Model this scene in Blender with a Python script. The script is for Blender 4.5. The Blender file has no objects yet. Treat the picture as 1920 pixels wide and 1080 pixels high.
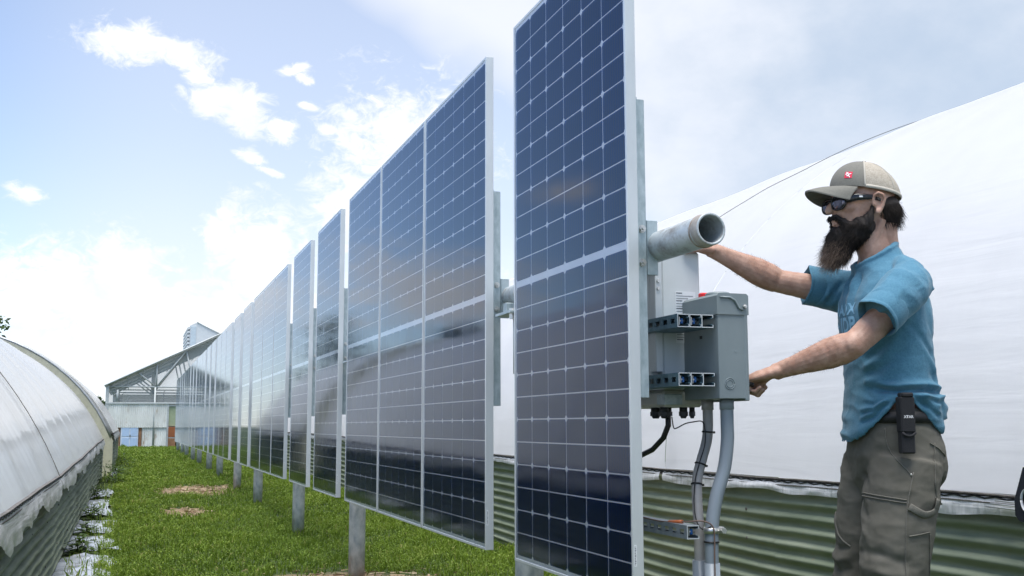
import bpy, bmesh, math, random
import numpy as np
from mathutils import Vector, Matrix
from mathutils.bvhtree import BVHTree

random.seed(7)
rng = np.random.default_rng(7)
scene = bpy.context.scene
COL = scene.collection
R = math.radians
CAM_H = 1.04

# ------------------------------------------------------------------ camera
cam_data = bpy.data.cameras.new('camera')
cam_data.sensor_width = 36.0
cam_data.lens = 38.02
cam_data.clip_start = 0.05
cam_data.clip_end = 3000
cam = bpy.data.objects.new('camera', cam_data)
COL.objects.link(cam)
cam.matrix_world = (Matrix.Translation((0, 0, CAM_H)) @ Matrix.Rotation(-0.3351, 4, 'Z')
                    @ Matrix.Rotation(math.pi / 2 + 0.1266, 4, 'X') @ Matrix.Rotation(-0.0024, 4, 'Z'))
scene.camera = cam

# ------------------------------------------------------------------ sky, sun, exposure
SUN_EL, SUN_AZ = R(76), R(-158)          # azimuth measured from +Y towards +X
world = bpy.data.worlds.new('World')
scene.world = world
world.use_nodes = True
wn = world.node_tree
wn.nodes.clear()


def build_sky():
    N, Lk = wn.nodes, wn.links

    def nd(t, **kw):
        n = N.new(t)
        for k, v in kw.items():
            setattr(n, k, v)
        return n

    def m(op, a, b=None, c=None, clamp=False):
        n = nd('ShaderNodeMath', operation=op, use_clamp=clamp)
        for i, v in enumerate((a, b, c)):
            if v is None:
                continue
            if isinstance(v, (int, float)):
                n.inputs[i].default_value = v
            else:
                Lk.new(v, n.inputs[i])
        return n.outputs[0]

    def sstep(x, lo, hi):
        n = nd('ShaderNodeMapRange', interpolation_type='SMOOTHSTEP')
        n.clamp = True
        Lk.new(x, n.inputs['Value'])
        n.inputs['From Min'].default_value = lo
        n.inputs['From Max'].default_value = hi
        return n.outputs[0]

    sky = nd('ShaderNodeTexSky', sky_type='NISHITA', sun_disc=False)
    sky.sun_elevation = SUN_EL
    sky.sun_rotation = SUN_AZ
    sky.altitude = 1900
    sky.air_density = 1.0
    sky.dust_density = .15
    sky.ozone_density = 1.8
    tc = nd('ShaderNodeTexCoord')
    sep = nd('ShaderNodeSeparateXYZ')
    Lk.new(tc.outputs['Generated'], sep.inputs[0])
    x, y, z = sep.outputs
    az = m('MULTIPLY', m('ARCTAN2', x, y), 180 / math.pi)
    el = m('MULTIPLY', m('ARCSINE', z), 180 / math.pi)
    # cumulus detail noise, on the direction itself
    def noise(scale, detail, rough, off=0.0, dist=0.0):
        mp = nd('ShaderNodeMapping')
        mp.inputs['Location'].default_value = (off, off * .7, -off)
        mp.inputs['Scale'].default_value = (1, 1, 1.5)
        Lk.new(tc.outputs['Generated'], mp.inputs[0])
        n = nd('ShaderNodeTexNoise')
        n.inputs['Scale'].default_value = scale
        n.inputs['Detail'].default_value = detail
        n.inputs['Roughness'].default_value = rough
        n.inputs['Distortion'].default_value = dist
        Lk.new(mp.outputs[0], n.inputs['Vector'])
        return n.outputs['Fac']
    nb = noise(15.0, 4, .6, 3.1)
    nf = noise(52.0, 9, .66, 1.3, .6)
    nl = noise(3.2, 4, .5, 9.7)
    # cumulus heaps: azimuth, elevation, half width, half height (degrees), tilt
    heaps = [(-.9, 18.9, 2.2, 1.15, .05), (1.2, 18.7, 2.2, .85, .22), (2.6, 17.7, 1.0, .8, .3), (3.3, 16.6, 1.6, 1.0, .15), (4.9, 16.5, 1.7, 1.0, .25), (5.0, 15.7, 1.2, .9, .35), (6.9, 15.2, .9, .9, .4),
             (5.4, 13.8, .9, .34, .35), (6.4, 13.1, .8, .25, .3), (7.4, 18.3, .8, .34, -.3), (8.0, 17.9, .7, .30, .5), (8.3, 16.5, .9, .20, .2), (9.2, 15.4, .7, .4, .2),
             (13.2, 14.4, 4.3, 3.8, .1), (11.0, 11.5, 2.6, 2.4, 0), (-4.5, 6.6, 4.0, 2.3, 0), (-.6, 7.6, 2.4, 2.1, 0), (3.9, 9.9, 1.1, 1.3, 0), (6.0, 8.6, 2.6, 2.9, 0),
             (2.0, 5.0, 8.0, 2.6, 0), (13.5, 5.5, 6.5, 2.8, 0), (27.0, 6.5, 4.5, 3.5, 0), (-5.4, 11.2, .9, .45, .1),
             (-16, 7.0, 7.0, 2.6, 0), (-32, 6.0, 9, 3.0, 0), (-22, 12.4, 2.0, .6, .15), (-52, 9, 12, 4, 0), (-85, 11, 16, 5, 0), (-62, 33, 12, 4, 0)]
    azel = nd('ShaderNodeCombineXYZ')
    Lk.new(az, azel.inputs[0]); Lk.new(el, azel.inputs[1])
    best = None
    for a, e, rx, rz, tilt in heaps:
        mp = nd('ShaderNodeMapping', vector_type='TEXTURE')
        mp.inputs['Location'].default_value = (a, e, 0)
        mp.inputs['Rotation'].default_value = (0, 0, -math.atan(tilt))
        mp.inputs['Scale'].default_value = (rx, rz, 1)
        Lk.new(azel.outputs[0], mp.inputs[0])
        ln = nd('ShaderNodeVectorMath', operation='LENGTH')
        Lk.new(mp.outputs[0], ln.inputs[0])
        best = ln.outputs['Value'] if best is None else m('SMOOTH_MIN', best, ln.outputs['Value'], .12)
    best = m('SUBTRACT', 1.0, best)
    edge = m('ADD', m('MULTIPLY', m('SUBTRACT', nf, .5), 2.6), m('MULTIPLY', m('SUBTRACT', nb, .5), 1.7))
    cum = sstep(m('ADD', best, edge), -.22, .72)
    # a thin high sheet that closes over the top and the right of the view
    sheet_field = m('ADD', m('ADD', m('MULTIPLY', m('SUBTRACT', az, 8.0), .085), m('MULTIPLY', m('SUBTRACT', el, 20.5), .10)),
                    m('MULTIPLY', m('SUBTRACT', nl, .5), 1.6))
    left_open = m('MULTIPLY', sstep(m('MULTIPLY', az, -1), 4, 30), 2.2)      # open blue towards the left
    back_open = sstep(m('ABSOLUTE', az), 100, 150)
    sheet_field = m('SUBTRACT', sheet_field, left_open)
    sheet_field = m('ADD', sheet_field, m('MULTIPLY', back_open, 2.6))
    sheet = sstep(sheet_field, -.30, .75)
    veil = m('MULTIPLY', m('ADD', m('MULTIPLY', sstep(el, 16, 0), .42), m('MULTIPLY', sstep(el, 60, 8), .52)), m('MULTIPLY_ADD', sstep(az, -16, 2), .93, .07))     # milky air, thicker low down and towards the right
    thin = m('MAXIMUM', m('MULTIPLY', sheet, .93), veil)
    # sheet tone: white to blue grey
    tone = sstep(m('ADD', m('MULTIPLY', m('SUBTRACT', nl, .5), 2.0), m('ADD', m('MULTIPLY', m('SUBTRACT', az, 26), .030), m('MULTIPLY', m('SUBTRACT', nb, .5), .8))), -.5, .75)
    ramp = nd('ShaderNodeMix', data_type='RGBA')
    Lk.new(tone, ramp.inputs['Factor'])
    ramp.inputs[6].default_value = (.89, .92, .985, 1)
    ramp.inputs[7].default_value = (.54, .64, .78, 1)
    ctone = nd('ShaderNodeMix', data_type='RGBA')
    Lk.new(sstep(nb, .40, .66), ctone.inputs['Factor'])
    ctone.inputs[6].default_value = (1.0, 1.0, 1.0, 1)
    ctone.inputs[7].default_value = (.84, .88, .95, 1)
    b_sky = nd('ShaderNodeBackground')
    b_sky.inputs['Strength'].default_value = SKY_STRENGTH
    Lk.new(sky.outputs[0], b_sky.inputs['Color'])
    b_sheet = nd('ShaderNodeBackground')
    b_sheet.inputs['Strength'].default_value = CLOUD_STRENGTH
    Lk.new(ramp.outputs[2], b_sheet.inputs['Color'])
    b_cum = nd('ShaderNodeBackground')
    b_cum.inputs['Strength'].default_value = CLOUD_STRENGTH * 1.10
    Lk.new(ctone.outputs[2], b_cum.inputs['Color'])
    mx1 = nd('ShaderNodeMixShader')
    Lk.new(thin, mx1.inputs[0]); Lk.new(b_sky.outputs[0], mx1.inputs[1]); Lk.new(b_sheet.outputs[0], mx1.inputs[2])
    mx2 = nd('ShaderNodeMixShader')
    Lk.new(m('MULTIPLY', cum, .97), mx2.inputs[0]); Lk.new(mx1.outputs[0], mx2.inputs[1]); Lk.new(b_cum.outputs[0], mx2.inputs[2])
    out = nd('ShaderNodeOutputWorld')
    Lk.new(mx2.outputs[0], out.inputs['Surface'])


SKY_STRENGTH = 0.10
CLOUD_STRENGTH = 0.445
build_sky()
world.cycles.sampling_method = 'MANUAL'
world.cycles.sample_map_resolution = 512

sun_data = bpy.data.lights.new('sun', 'SUN')
sun_data.energy = 2.3
sun_data.angle = R(40)
sun_data.color = (1.0, .96, .90)
sun = bpy.data.objects.new('sun', sun_data)
COL.objects.link(sun)
sd = Vector((math.sin(SUN_AZ) * math.cos(SUN_EL), math.cos(SUN_AZ) * math.cos(SUN_EL), math.sin(SUN_EL)))
sun.rotation_euler = sd.to_track_quat('Z', 'Y').to_euler()
sun.location = sd * 30

scene.view_settings.view_transform = 'Standard'
scene.view_settings.look = 'None'
scene.view_settings.gamma = 1
scene.view_settings.use_curve_mapping = False
scene.view_settings.exposure = 1.28
scene.cycles.max_bounces = 7
scene.cycles.diffuse_bounces = 3
scene.cycles.glossy_bounces = 3
scene.cycles.transmission_bounces = 4
scene.cycles.transparent_max_bounces = 12
scene.cycles.sample_clamp_indirect = 6

# ------------------------------------------------------------------ materials
MATS = {}


def pm(name, color, rough=.6, metal=0.0, var=.10, vscale=12.0, color2=None, bump=0.0, bscale=60.0, coat=0.0, crough=.1,
       spec=.5, vstretch=(1, 1, 1), sheen=0.0, v_lo=.35, v_hi=.65, subsurface=0.0):
    """A procedural Principled material: noise varies the colour, a finer noise gives relief."""
    mt = bpy.data.materials.new(name)
    mt.use_nodes = True
    nt = mt.node_tree
    b = nt.nodes['Principled BSDF']
    b.inputs['Roughness'].default_value = rough
    b.inputs['Metallic'].default_value = metal
    b.inputs['Specular IOR Level'].default_value = spec
    if coat:
        b.inputs['Coat Weight'].default_value = coat
        b.inputs['Coat Roughness'].default_value = crough
    if sheen:
        b.inputs['Sheen Weight'].default_value = sheen
    if subsurface:
        b.inputs['Subsurface Weight'].default_value = subsurface
        b.inputs['Subsurface Radius'].default_value = (.01, .004, .002)
    tc = nt.nodes.new('ShaderNodeTexCoord')
    mp = nt.nodes.new('ShaderNodeMapping')
    mp.inputs['Scale'].default_value = vstretch
    nt.links.new(tc.outputs['Object'], mp.inputs[0])
    nz = nt.nodes.new('ShaderNodeTexNoise')
    nz.inputs['Scale'].default_value = vscale
    nz.inputs['Detail'].default_value = 6
    nz.inputs['Roughness'].default_value = .6
    nt.links.new(mp.outputs[0], nz.inputs['Vector'])
    mr = nt.nodes.new('ShaderNodeMapRange')
    mr.inputs['From Min'].default_value = v_lo
    mr.inputs['From Max'].default_value = v_hi
    nt.links.new(nz.outputs['Fac'], mr.inputs['Value'])
    mx = nt.nodes.new('ShaderNodeMix')
    mx.data_type = 'RGBA'
    c2 = color2 or tuple(min(1, c * (1 + var)) for c in color)
    c1 = color if color2 else tuple(c * (1 - var) for c in color)
    mx.inputs[6].default_value = (*c1, 1)
    mx.inputs[7].default_value = (*c2, 1)
    nt.links.new(mr.outputs[0], mx.inputs['Factor'])
    nt.links.new(mx.outputs[2], b.inputs['Base Color'])
    if bump:
        n2 = nt.nodes.new('ShaderNodeTexNoise')
        n2.inputs['Scale'].default_value = bscale
        n2.inputs['Detail'].default_value = 4
        nt.links.new(mp.outputs[0], n2.inputs['Vector'])
        bp = nt.nodes.new('ShaderNodeBump')
        bp.inputs['Strength'].default_value = bump
        bp.inputs['Distance'].default_value = .004
        nt.links.new(n2.outputs['Fac'], bp.inputs['Height'])
        nt.links.new(bp.outputs[0], b.inputs['Normal'])
    MATS[name] = mt
    return mt


def rewire_color(mt, make):
    """let make(node_tree, old_colour_socket) return a new colour socket for the base colour"""
    nt = mt.node_tree
    b = nt.nodes['Principled BSDF']
    old = b.inputs['Base Color'].links[0].from_socket
    nt.links.new(make(nt, old), b.inputs['Base Color'])


# ------------------------------------------------------------------ mesh helpers
class MB:
    """collects vertices and faces of one mesh"""

    def __init__(self):
        self.v, self.f, self.s = [], [], []

    def add(self, vs, fs, smooth=False):
        o = len(self.v)
        self.v += [tuple(p) for p in vs]
        self.f += [tuple(i + o for i in f) for f in fs]
        self.s += [smooth] * len(fs)
        return self

    def box(self, lo, hi):
        (a, b, c), (d, e, f) = lo, hi
        vs = [(a, b, c), (d, b, c), (d, e, c), (a, e, c), (a, b, f), (d, b, f), (d, e, f), (a, e, f)]
        fs = [(0, 3, 2, 1), (4, 5, 6, 7), (0, 1, 5, 4), (1, 2, 6, 5), (2, 3, 7, 6), (3, 0, 4, 7)]
        return self.add(vs, fs)

    def cbox(self, lo, hi, c=.002):
        """box with chamfered edges"""
        bm = bmesh.new()
        bmesh.ops.create_cube(bm, size=1)
        for v in bm.verts:
            v.co = Vector([lo[i] + (v.co[i] + .5) * (hi[i] - lo[i]) for i in range(3)])
        bmesh.ops.bevel(bm, geom=bm.edges[:], offset=c, segments=1, affect='EDGES')
        bm.verts.index_update()
        self.add([v.co for v in bm.verts], [[v.index for v in f.verts] for f in bm.faces])
        bm.free()
        return self

    def prism(self, poly, axis, a, b):
        """extrude a 2D polygon along an axis (0,1,2); polygon lies in the two other axes in order"""
        n = len(poly)

        def p3(p, t):
            q = [0, 0, 0]
            o = [i for i in range(3) if i != axis]
            q[o[0]], q[o[1]], q[axis] = p[0], p[1], t
            return q
        vs = [p3(p, a) for p in poly] + [p3(p, b) for p in poly]
        fs = [tuple(range(n)), tuple(range(2 * n - 1, n - 1, -1))]
        fs += [(i, i + n, (i + 1) % n + n, (i + 1) % n) for i in range(n)]
        return self.add(vs, fs)

    def tube(self, pts, rad, n=10, caps=True, flat=None, smooth=True):
        """swept tube through pts; rad a number or a list; flat=(u,v) scales the section"""
        pts = [Vector(p) for p in pts]
        k = len(pts)
        rad = [rad] * k if isinstance(rad, (int, float)) else list(rad)
        tan = []
        for i in range(k):
            a, b = pts[max(0, i - 1)], pts[min(k - 1, i + 1)]
            tan.append((b - a).normalized())
        ref = Vector((0, 0, 1)) if abs(tan[0].z) < .9 else Vector((1, 0, 0))
        u = tan[0].cross(ref).normalized()
        vs, fs = [], []
        for i in range(k):
            u = (u - tan[i] * u.dot(tan[i])).normalized()
            w = tan[i].cross(u)
            fu, fv = flat if flat else (1, 1)
            for j in range(n):
                t = 2 * math.pi * j / n
                vs.append(pts[i] + u * (math.cos(t) * rad[i] * fu) + w * (math.sin(t) * rad[i] * fv))
        for i in range(k - 1):
            for j in range(n):
                fs.append((i * n + j, i * n + (j + 1) % n, (i + 1) * n + (j + 1) % n, (i + 1) * n + j))
        self.add(vs, fs, smooth)
        if caps:
            self.add([], [])
            o = len(self.v) - k * n
            self.f.append(tuple(o + j for j in range(n - 1, -1, -1))); self.s.append(False)
            self.f.append(tuple(o + (k - 1) * n + j for j in range(n))); self.s.append(False)
        return self

    def ring(self, rings, closed=True, caps=True, smooth=True):
        """loft through rings, each a list of points"""
        n = len(rings[0])
        vs = [p for r in rings for p in r]
        fs = []
        for i in range(len(rings) - 1):
            for j in range(n if closed else n - 1):
                fs.append((i * n + j, i * n + (j + 1) % n, (i + 1) * n + (j + 1) % n, (i + 1) * n + j))
        if caps:
            fs.append(tuple(range(n - 1, -1, -1)))
            fs.append(tuple((len(rings) - 1) * n + j for j in range(n)))
        return self.add(vs, fs, smooth)

    def ball(self, c, r, nu=16, nv=10):
        """ellipsoid; r a number or three radii"""
        r = (r, r, r) if isinstance(r, (int, float)) else r
        vs = [(c[0], c[1], c[2] - r[2])]
        for i in range(1, nv):
            p = -math.pi / 2 + math.pi * i / nv
            for j in range(nu):
                t = 2 * math.pi * j / nu
                vs.append((c[0] + r[0] * math.cos(p) * math.cos(t), c[1] + r[1] * math.cos(p) * math.sin(t), c[2] + r[2] * math.sin(p)))
        vs.append((c[0], c[1], c[2] + r[2]))
        fs = [(0, 1 + (j + 1) % nu, 1 + j) for j in range(nu)]
        for i in range(nv - 2):
            for j in range(nu):
                a, b = 1 + i * nu, 1 + (i + 1) * nu
                fs.append((a + j, a + (j + 1) % nu, b + (j + 1) % nu, b + j))
        last = len(vs) - 1
        a = 1 + (nv - 2) * nu
        fs += [(a + j, a + (j + 1) % nu, last) for j in range(nu)]
        return self.add(vs, fs, True)

    def mesh(self, name, mat=None):
        me = bpy.data.meshes.new(name)
        me.from_pydata(self.v, [], self.f)
        me.polygons.foreach_set('use_smooth', self.s)
        if mat:
            me.materials.append(mat)
        me.update()
        return me

    def build(self, name, mat, parent=None, loc=None):
        return link(name, self.mesh(name, mat), parent, loc)


def link(name, me, parent=None, loc=None):
    o = bpy.data.objects.new(name, me)
    COL.objects.link(o)
    if parent:
        o.parent = parent
    if loc is not None:
        o.location = loc
    return o


def grid_mesh(name, P, mat, smooth=True, flip=False):
    """P: array rows x cols x 3"""
    r, c = P.shape[:2]
    idx = np.arange(r * c).reshape(r, c)
    q = np.stack([idx[:-1, :-1], idx[:-1, 1:], idx[1:, 1:], idx[1:, :-1]], -1).reshape(-1, 4)
    if flip:
        q = q[:, ::-1]
    return raw_mesh(name, P.reshape(-1, 3), q, mat, smooth)


def raw_mesh(name, V, Q, mat, smooth=False):
    """V n x 3, Q m x k (all faces with the same number of corners)"""
    V = np.ascontiguousarray(V, dtype=np.float32)
    Q = np.ascontiguousarray(Q, dtype=np.int32)
    me = bpy.data.meshes.new(name)
    me.vertices.add(len(V))
    me.vertices.foreach_set('co', V.ravel())
    k = Q.shape[1]
    me.loops.add(Q.size)
    me.loops.foreach_set('vertex_index', Q.ravel())
    me.polygons.add(len(Q))
    me.polygons.foreach_set('loop_start', np.arange(0, Q.size, k, dtype=np.int32))
    me.polygons.foreach_set('loop_total', np.full(len(Q), k, dtype=np.int32))
    me.polygons.foreach_set('use_smooth', np.full(len(Q), smooth))
    me.update(calc_edges=True)
    me.validate()
    if mat:
        me.materials.append(mat)
    return me


def tag(o, label=None, cat=None, group=None, kind=None):
    if label: o['label'] = label
    if cat: o['category'] = cat
    if group: o['group'] = group
    if kind: o['kind'] = kind
    return o


def thing(name, label, cat, loc=(0, 0, 0), group=None):
    o = bpy.data.objects.new(name, None)
    o.empty_display_size = .1
    COL.objects.link(o)
    o.location = loc
    return tag(o, label, cat, group)


def copy_tree(o, parent=None):
    c = o.copy()
    COL.objects.link(c)
    c.parent = parent
    for ch in o.children:
        copy_tree(ch, c)
    return c


ORD = ['first', 'second', 'third', 'fourth', 'fifth', 'sixth', 'seventh', 'eighth', 'ninth', 'tenth', 'eleventh', 'twelfth', 'thirteenth',
       'fourteenth', 'fifteenth', 'sixteenth', 'seventeenth', 'eighteenth', 'nineteenth', 'twentieth', 'twenty-first', 'twenty-second',
       'twenty-third', 'twenty-fourth', 'twenty-fifth', 'twenty-sixth', 'twenty-seventh', 'twenty-eighth', 'twenty-ninth', 'thirtieth']


def fbm(x, y, s=1.0, seed=0):
    """cheap smooth pseudo noise from sines, works on arrays"""
    a = np.sin(x * 1.7 * s + 1.3 + seed) * np.cos(y * 1.3 * s - .7 + seed * 2)
    b = np.sin(x * 3.9 * s - y * 2.1 * s + 2.2 + seed * 3) * .5
    c = np.sin(x * 7.3 * s + y * 6.1 * s + .4 + seed) * .25
    d = np.sin(-x * 13.1 * s + y * 11.7 * s + 1.9 * seed) * .12
    return (a + b + c + d) / 1.87


def vnoise(P, sx, sy, sz, seed=0.0, oct_=3):
    """real gradient noise at every row of P, with its own scale along each axis"""
    from mathutils import noise as mn
    return np.array([mn.fractal(Vector((p[0] * sx + seed, p[1] * sy - seed, p[2] * sz + seed * .5)), .9, 2.1, oct_) for p in P])


def ground_z(x, y):
    y = np.asarray(y, float)
    t = np.clip((y - 7.0) / 14.0, 0, 1)
    t2 = np.clip((y - 21.0) / 26.0, 0, 1)
    return .13 * t * t * (3 - 2 * t) + .08 * t2 + .012 * fbm(np.asarray(x, float), y, .9, 2)


GALV = pm('galvanised_steel', (.40, .455, .48), .42, .55, vscale=55, color2=(.55, .60, .625), bump=.06, bscale=30)
GALV_RAIL = pm('galvanised_rail', (.33, .405, .43), .45, .5, vscale=35, color2=(.50, .575, .60), vstretch=(1, 1, .5), bump=.1, bscale=40)
PIPE = pm('weathered_pipe', (.42, .46, .48), .5, .45, vscale=9, color2=(.58, .61, .62), bump=.10, bscale=45)
ALU = pm('anodised_frame', (.57, .60, .615), .38, .35, vscale=5, color2=(.67, .70, .715), vstretch=(1, 1, .4))
ZINC = pm('zinc_bolt', (.62, .62, .60), .35, .9, var=.1)
BLACK = pm('black_plastic', (.012, .012, .014), .45, var=.2)
WHITE_PAINT = pm('white_powder_coat', (.74, .75, .75), .42, var=.03)

# ================================================================== SETTING
# ------------------------------------------------------------------ ground
SOIL_SPOTS = [(.95, 16.8, .50, 1.0), (.62, 13.4, .22, .45), (1.35, 7.45, .60, .42), (.55, 7.0, .35, .4), (2.2, 6.0, .5, .6)]


def soil_mask(x, y):
    s = np.zeros_like(x)
    for cx, cy, rx, ry in SOIL_SPOTS:
        d = np.sqrt(((x - cx) / rx) ** 2 + ((y - cy) / ry) ** 2)
        d = d + .42 * fbm(x, y, 2.6, cx)
        s = np.maximum(s, np.clip(1.45 - d, 0, 1))
    return np.clip(s, 0, 1)


def make_ground():
    xs = np.unique(np.concatenate([np.linspace(-600, -20, 14), np.linspace(-20, -3, 14), np.linspace(-3, 5, 90), np.linspace(5, 30, 16), np.linspace(30, 600, 14)]))
    ys = np.unique(np.concatenate([np.linspace(-600, -10, 12), np.linspace(-10, 3, 14), np.linspace(3, 25, 190), np.linspace(25, 50, 90), np.linspace(50, 1500, 20)]))
    X, Y = np.meshgrid(xs, ys)
    Z = ground_z(X, Y) + .010 * fbm(X, Y, 5, 4) * (np.abs(X) < 6) - .012 * soil_mask(X, Y)
    mt = bpy.data.materials.new('lawn_soil')
    mt.use_nodes = True
    nt = mt.node_tree
    b = nt.nodes['Principled BSDF']
    b.inputs['Roughness'].default_value = .95
    at = nt.nodes.new('ShaderNodeAttribute'); at.attribute_name = 'soil'
    tc = nt.nodes.new('ShaderNodeTexCoord')
    n1 = nt.nodes.new('ShaderNodeTexNoise'); n1.inputs['Scale'].default_value = 9; n1.inputs['Detail'].default_value = 8
    n2 = nt.nodes.new('ShaderNodeTexNoise'); n2.inputs['Scale'].default_value = 60; n2.inputs['Detail'].default_value = 6
    nt.links.new(tc.outputs['Object'], n1.inputs['Vector']); nt.links.new(tc.outputs['Object'], n2.inputs['Vector'])
    g = nt.nodes.new('ShaderNodeMix'); g.data_type = 'RGBA'
    g.inputs[6].default_value = (.022, .040, .008, 1); g.inputs[7].default_value = (.055, .085, .018, 1)
    nt.links.new(n1.outputs['Fac'], g.inputs['Factor'])
    s = nt.nodes.new('ShaderNodeMix'); s.data_type = 'RGBA'
    s.inputs[6].default_value = (.12, .08, .048, 1); s.inputs[7].default_value = (.33, .24, .155, 1)
    nt.links.new(n2.outputs['Fac'], s.inputs['Factor'])
    m1 = nt.nodes.new('ShaderNodeMath'); m1.operation = 'MULTIPLY_ADD'; m1.inputs[1].default_value = .8; m1.inputs[2].default_value = -.4
    nt.links.new(n1.outputs['Fac'], m1.inputs[0])
    m2 = nt.nodes.new('ShaderNodeMath'); m2.operation = 'ADD'
    nt.links.new(at.outputs['Fac'], m2.inputs[0]); nt.links.new(m1.outputs[0], m2.inputs[1])
    mr = nt.nodes.new('ShaderNodeMapRange'); mr.inputs['From Min'].default_value = .18; mr.inputs['From Max'].default_value = .5
    nt.links.new(m2.outputs[0], mr.inputs['Value'])
    mx = nt.nodes.new('ShaderNodeMix'); mx.data_type = 'RGBA'
    nt.links.new(mr.outputs[0], mx.inputs['Factor']); nt.links.new(g.outputs[2], mx.inputs[6]); nt.links.new(s.outputs[2], mx.inputs[7])
    nt.links.new(mx.outputs[2], b.inputs['Base Color'])
    bp = nt.nodes.new('ShaderNodeBump'); bp.inputs['Strength'].default_value = .6; bp.inputs['Distance'].default_value = .02
    nt.links.new(n2.outputs['Fac'], bp.inputs['Height']); nt.links.new(bp.outputs[0], b.inputs['Normal'])
    me = grid_mesh('ground', np.stack([X, Y, Z], -1), mt, True)
    a = me.attributes.new('soil', 'FLOAT', 'POINT')
    a.data.foreach_set('value', soil_mask(X, Y).ravel().astype(np.float32))
    tag(link('ground', me), kind='structure')


make_ground()

# ------------------------------------------------------------------ grass (nobody could count it)
def leaf_material(name, c_dark, c_light, c_dry, rough=.55, trans=.35):
    mt = bpy.data.materials.new(name)
    mt.use_nodes = True
    nt = mt.node_tree
    b = nt.nodes['Principled BSDF']
    b.inputs['Roughness'].default_value = rough
    b.inputs['Specular IOR Level'].default_value = .35
    at = nt.nodes.new('ShaderNodeAttribute'); at.attribute_name = 'tint'
    rp = nt.nodes.new('ShaderNodeValToRGB')
    rp.color_ramp.elements[0].color = (*c_dark, 1)
    rp.color_ramp.elements[1].color = (*c_dry, 1)
    e = rp.color_ramp.elements.new(.72); e.color = (*c_light, 1)
    nt.links.new(at.outputs['Fac'], rp.inputs[0])
    nt.links.new(rp.outputs[0], b.inputs['Base Color'])
    tr = nt.nodes.new('ShaderNodeBsdfTranslucent')
    nt.links.new(rp.outputs[0], tr.inputs[0])
    mx = nt.nodes.new('ShaderNodeMixShader'); mx.inputs[0].default_value = trans
    nt.links.new(b.outputs[0], mx.inputs[1]); nt.links.new(tr.outputs[0], mx.inputs[2])
    nt.links.new(mx.outputs[0], nt.nodes['Material Output'].inputs['Surface'])
    return mt


GRASS = leaf_material('grass_blade', (.050, .098, .008), (.200, .300, .030), (.36, .33, .12))


def blades(x, y, h, w, lean, mat, name, tint):
    n = len(x)
    z = ground_z(x, y) - .01
    ang = rng.uniform(0, 2 * math.pi, n)
    la = rng.uniform(0, 2 * math.pi, n)
    sx, sy = np.cos(ang) * w / 2, np.sin(ang) * w / 2
    lx, ly = np.cos(la) * lean * h, np.sin(la) * lean * h
    V = np.empty((n, 5, 3))
    V[:, 0] = np.stack([x - sx, y - sy, z], -1)
    V[:, 1] = np.stack([x + sx, y + sy, z], -1)
    V[:, 2] = np.stack([x + sx * .8 + lx * .35, y + sy * .8 + ly * .35, z + h * .6], -1)
    V[:, 3] = np.stack([x - sx * .8 + lx * .35, y - sy * .8 + ly * .35, z + h * .6], -1)
    V[:, 4] = np.stack([x + lx, y + ly, z + h * (1 - .35 * lean)], -1)
    i = np.arange(n)[:, None] * 5
    T = np.concatenate([i + [0, 1, 2], i + [0, 2, 3], i + [3, 2, 4]], 0)
    return V.reshape(-1, 3), T, np.repeat(tint, 5)


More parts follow.
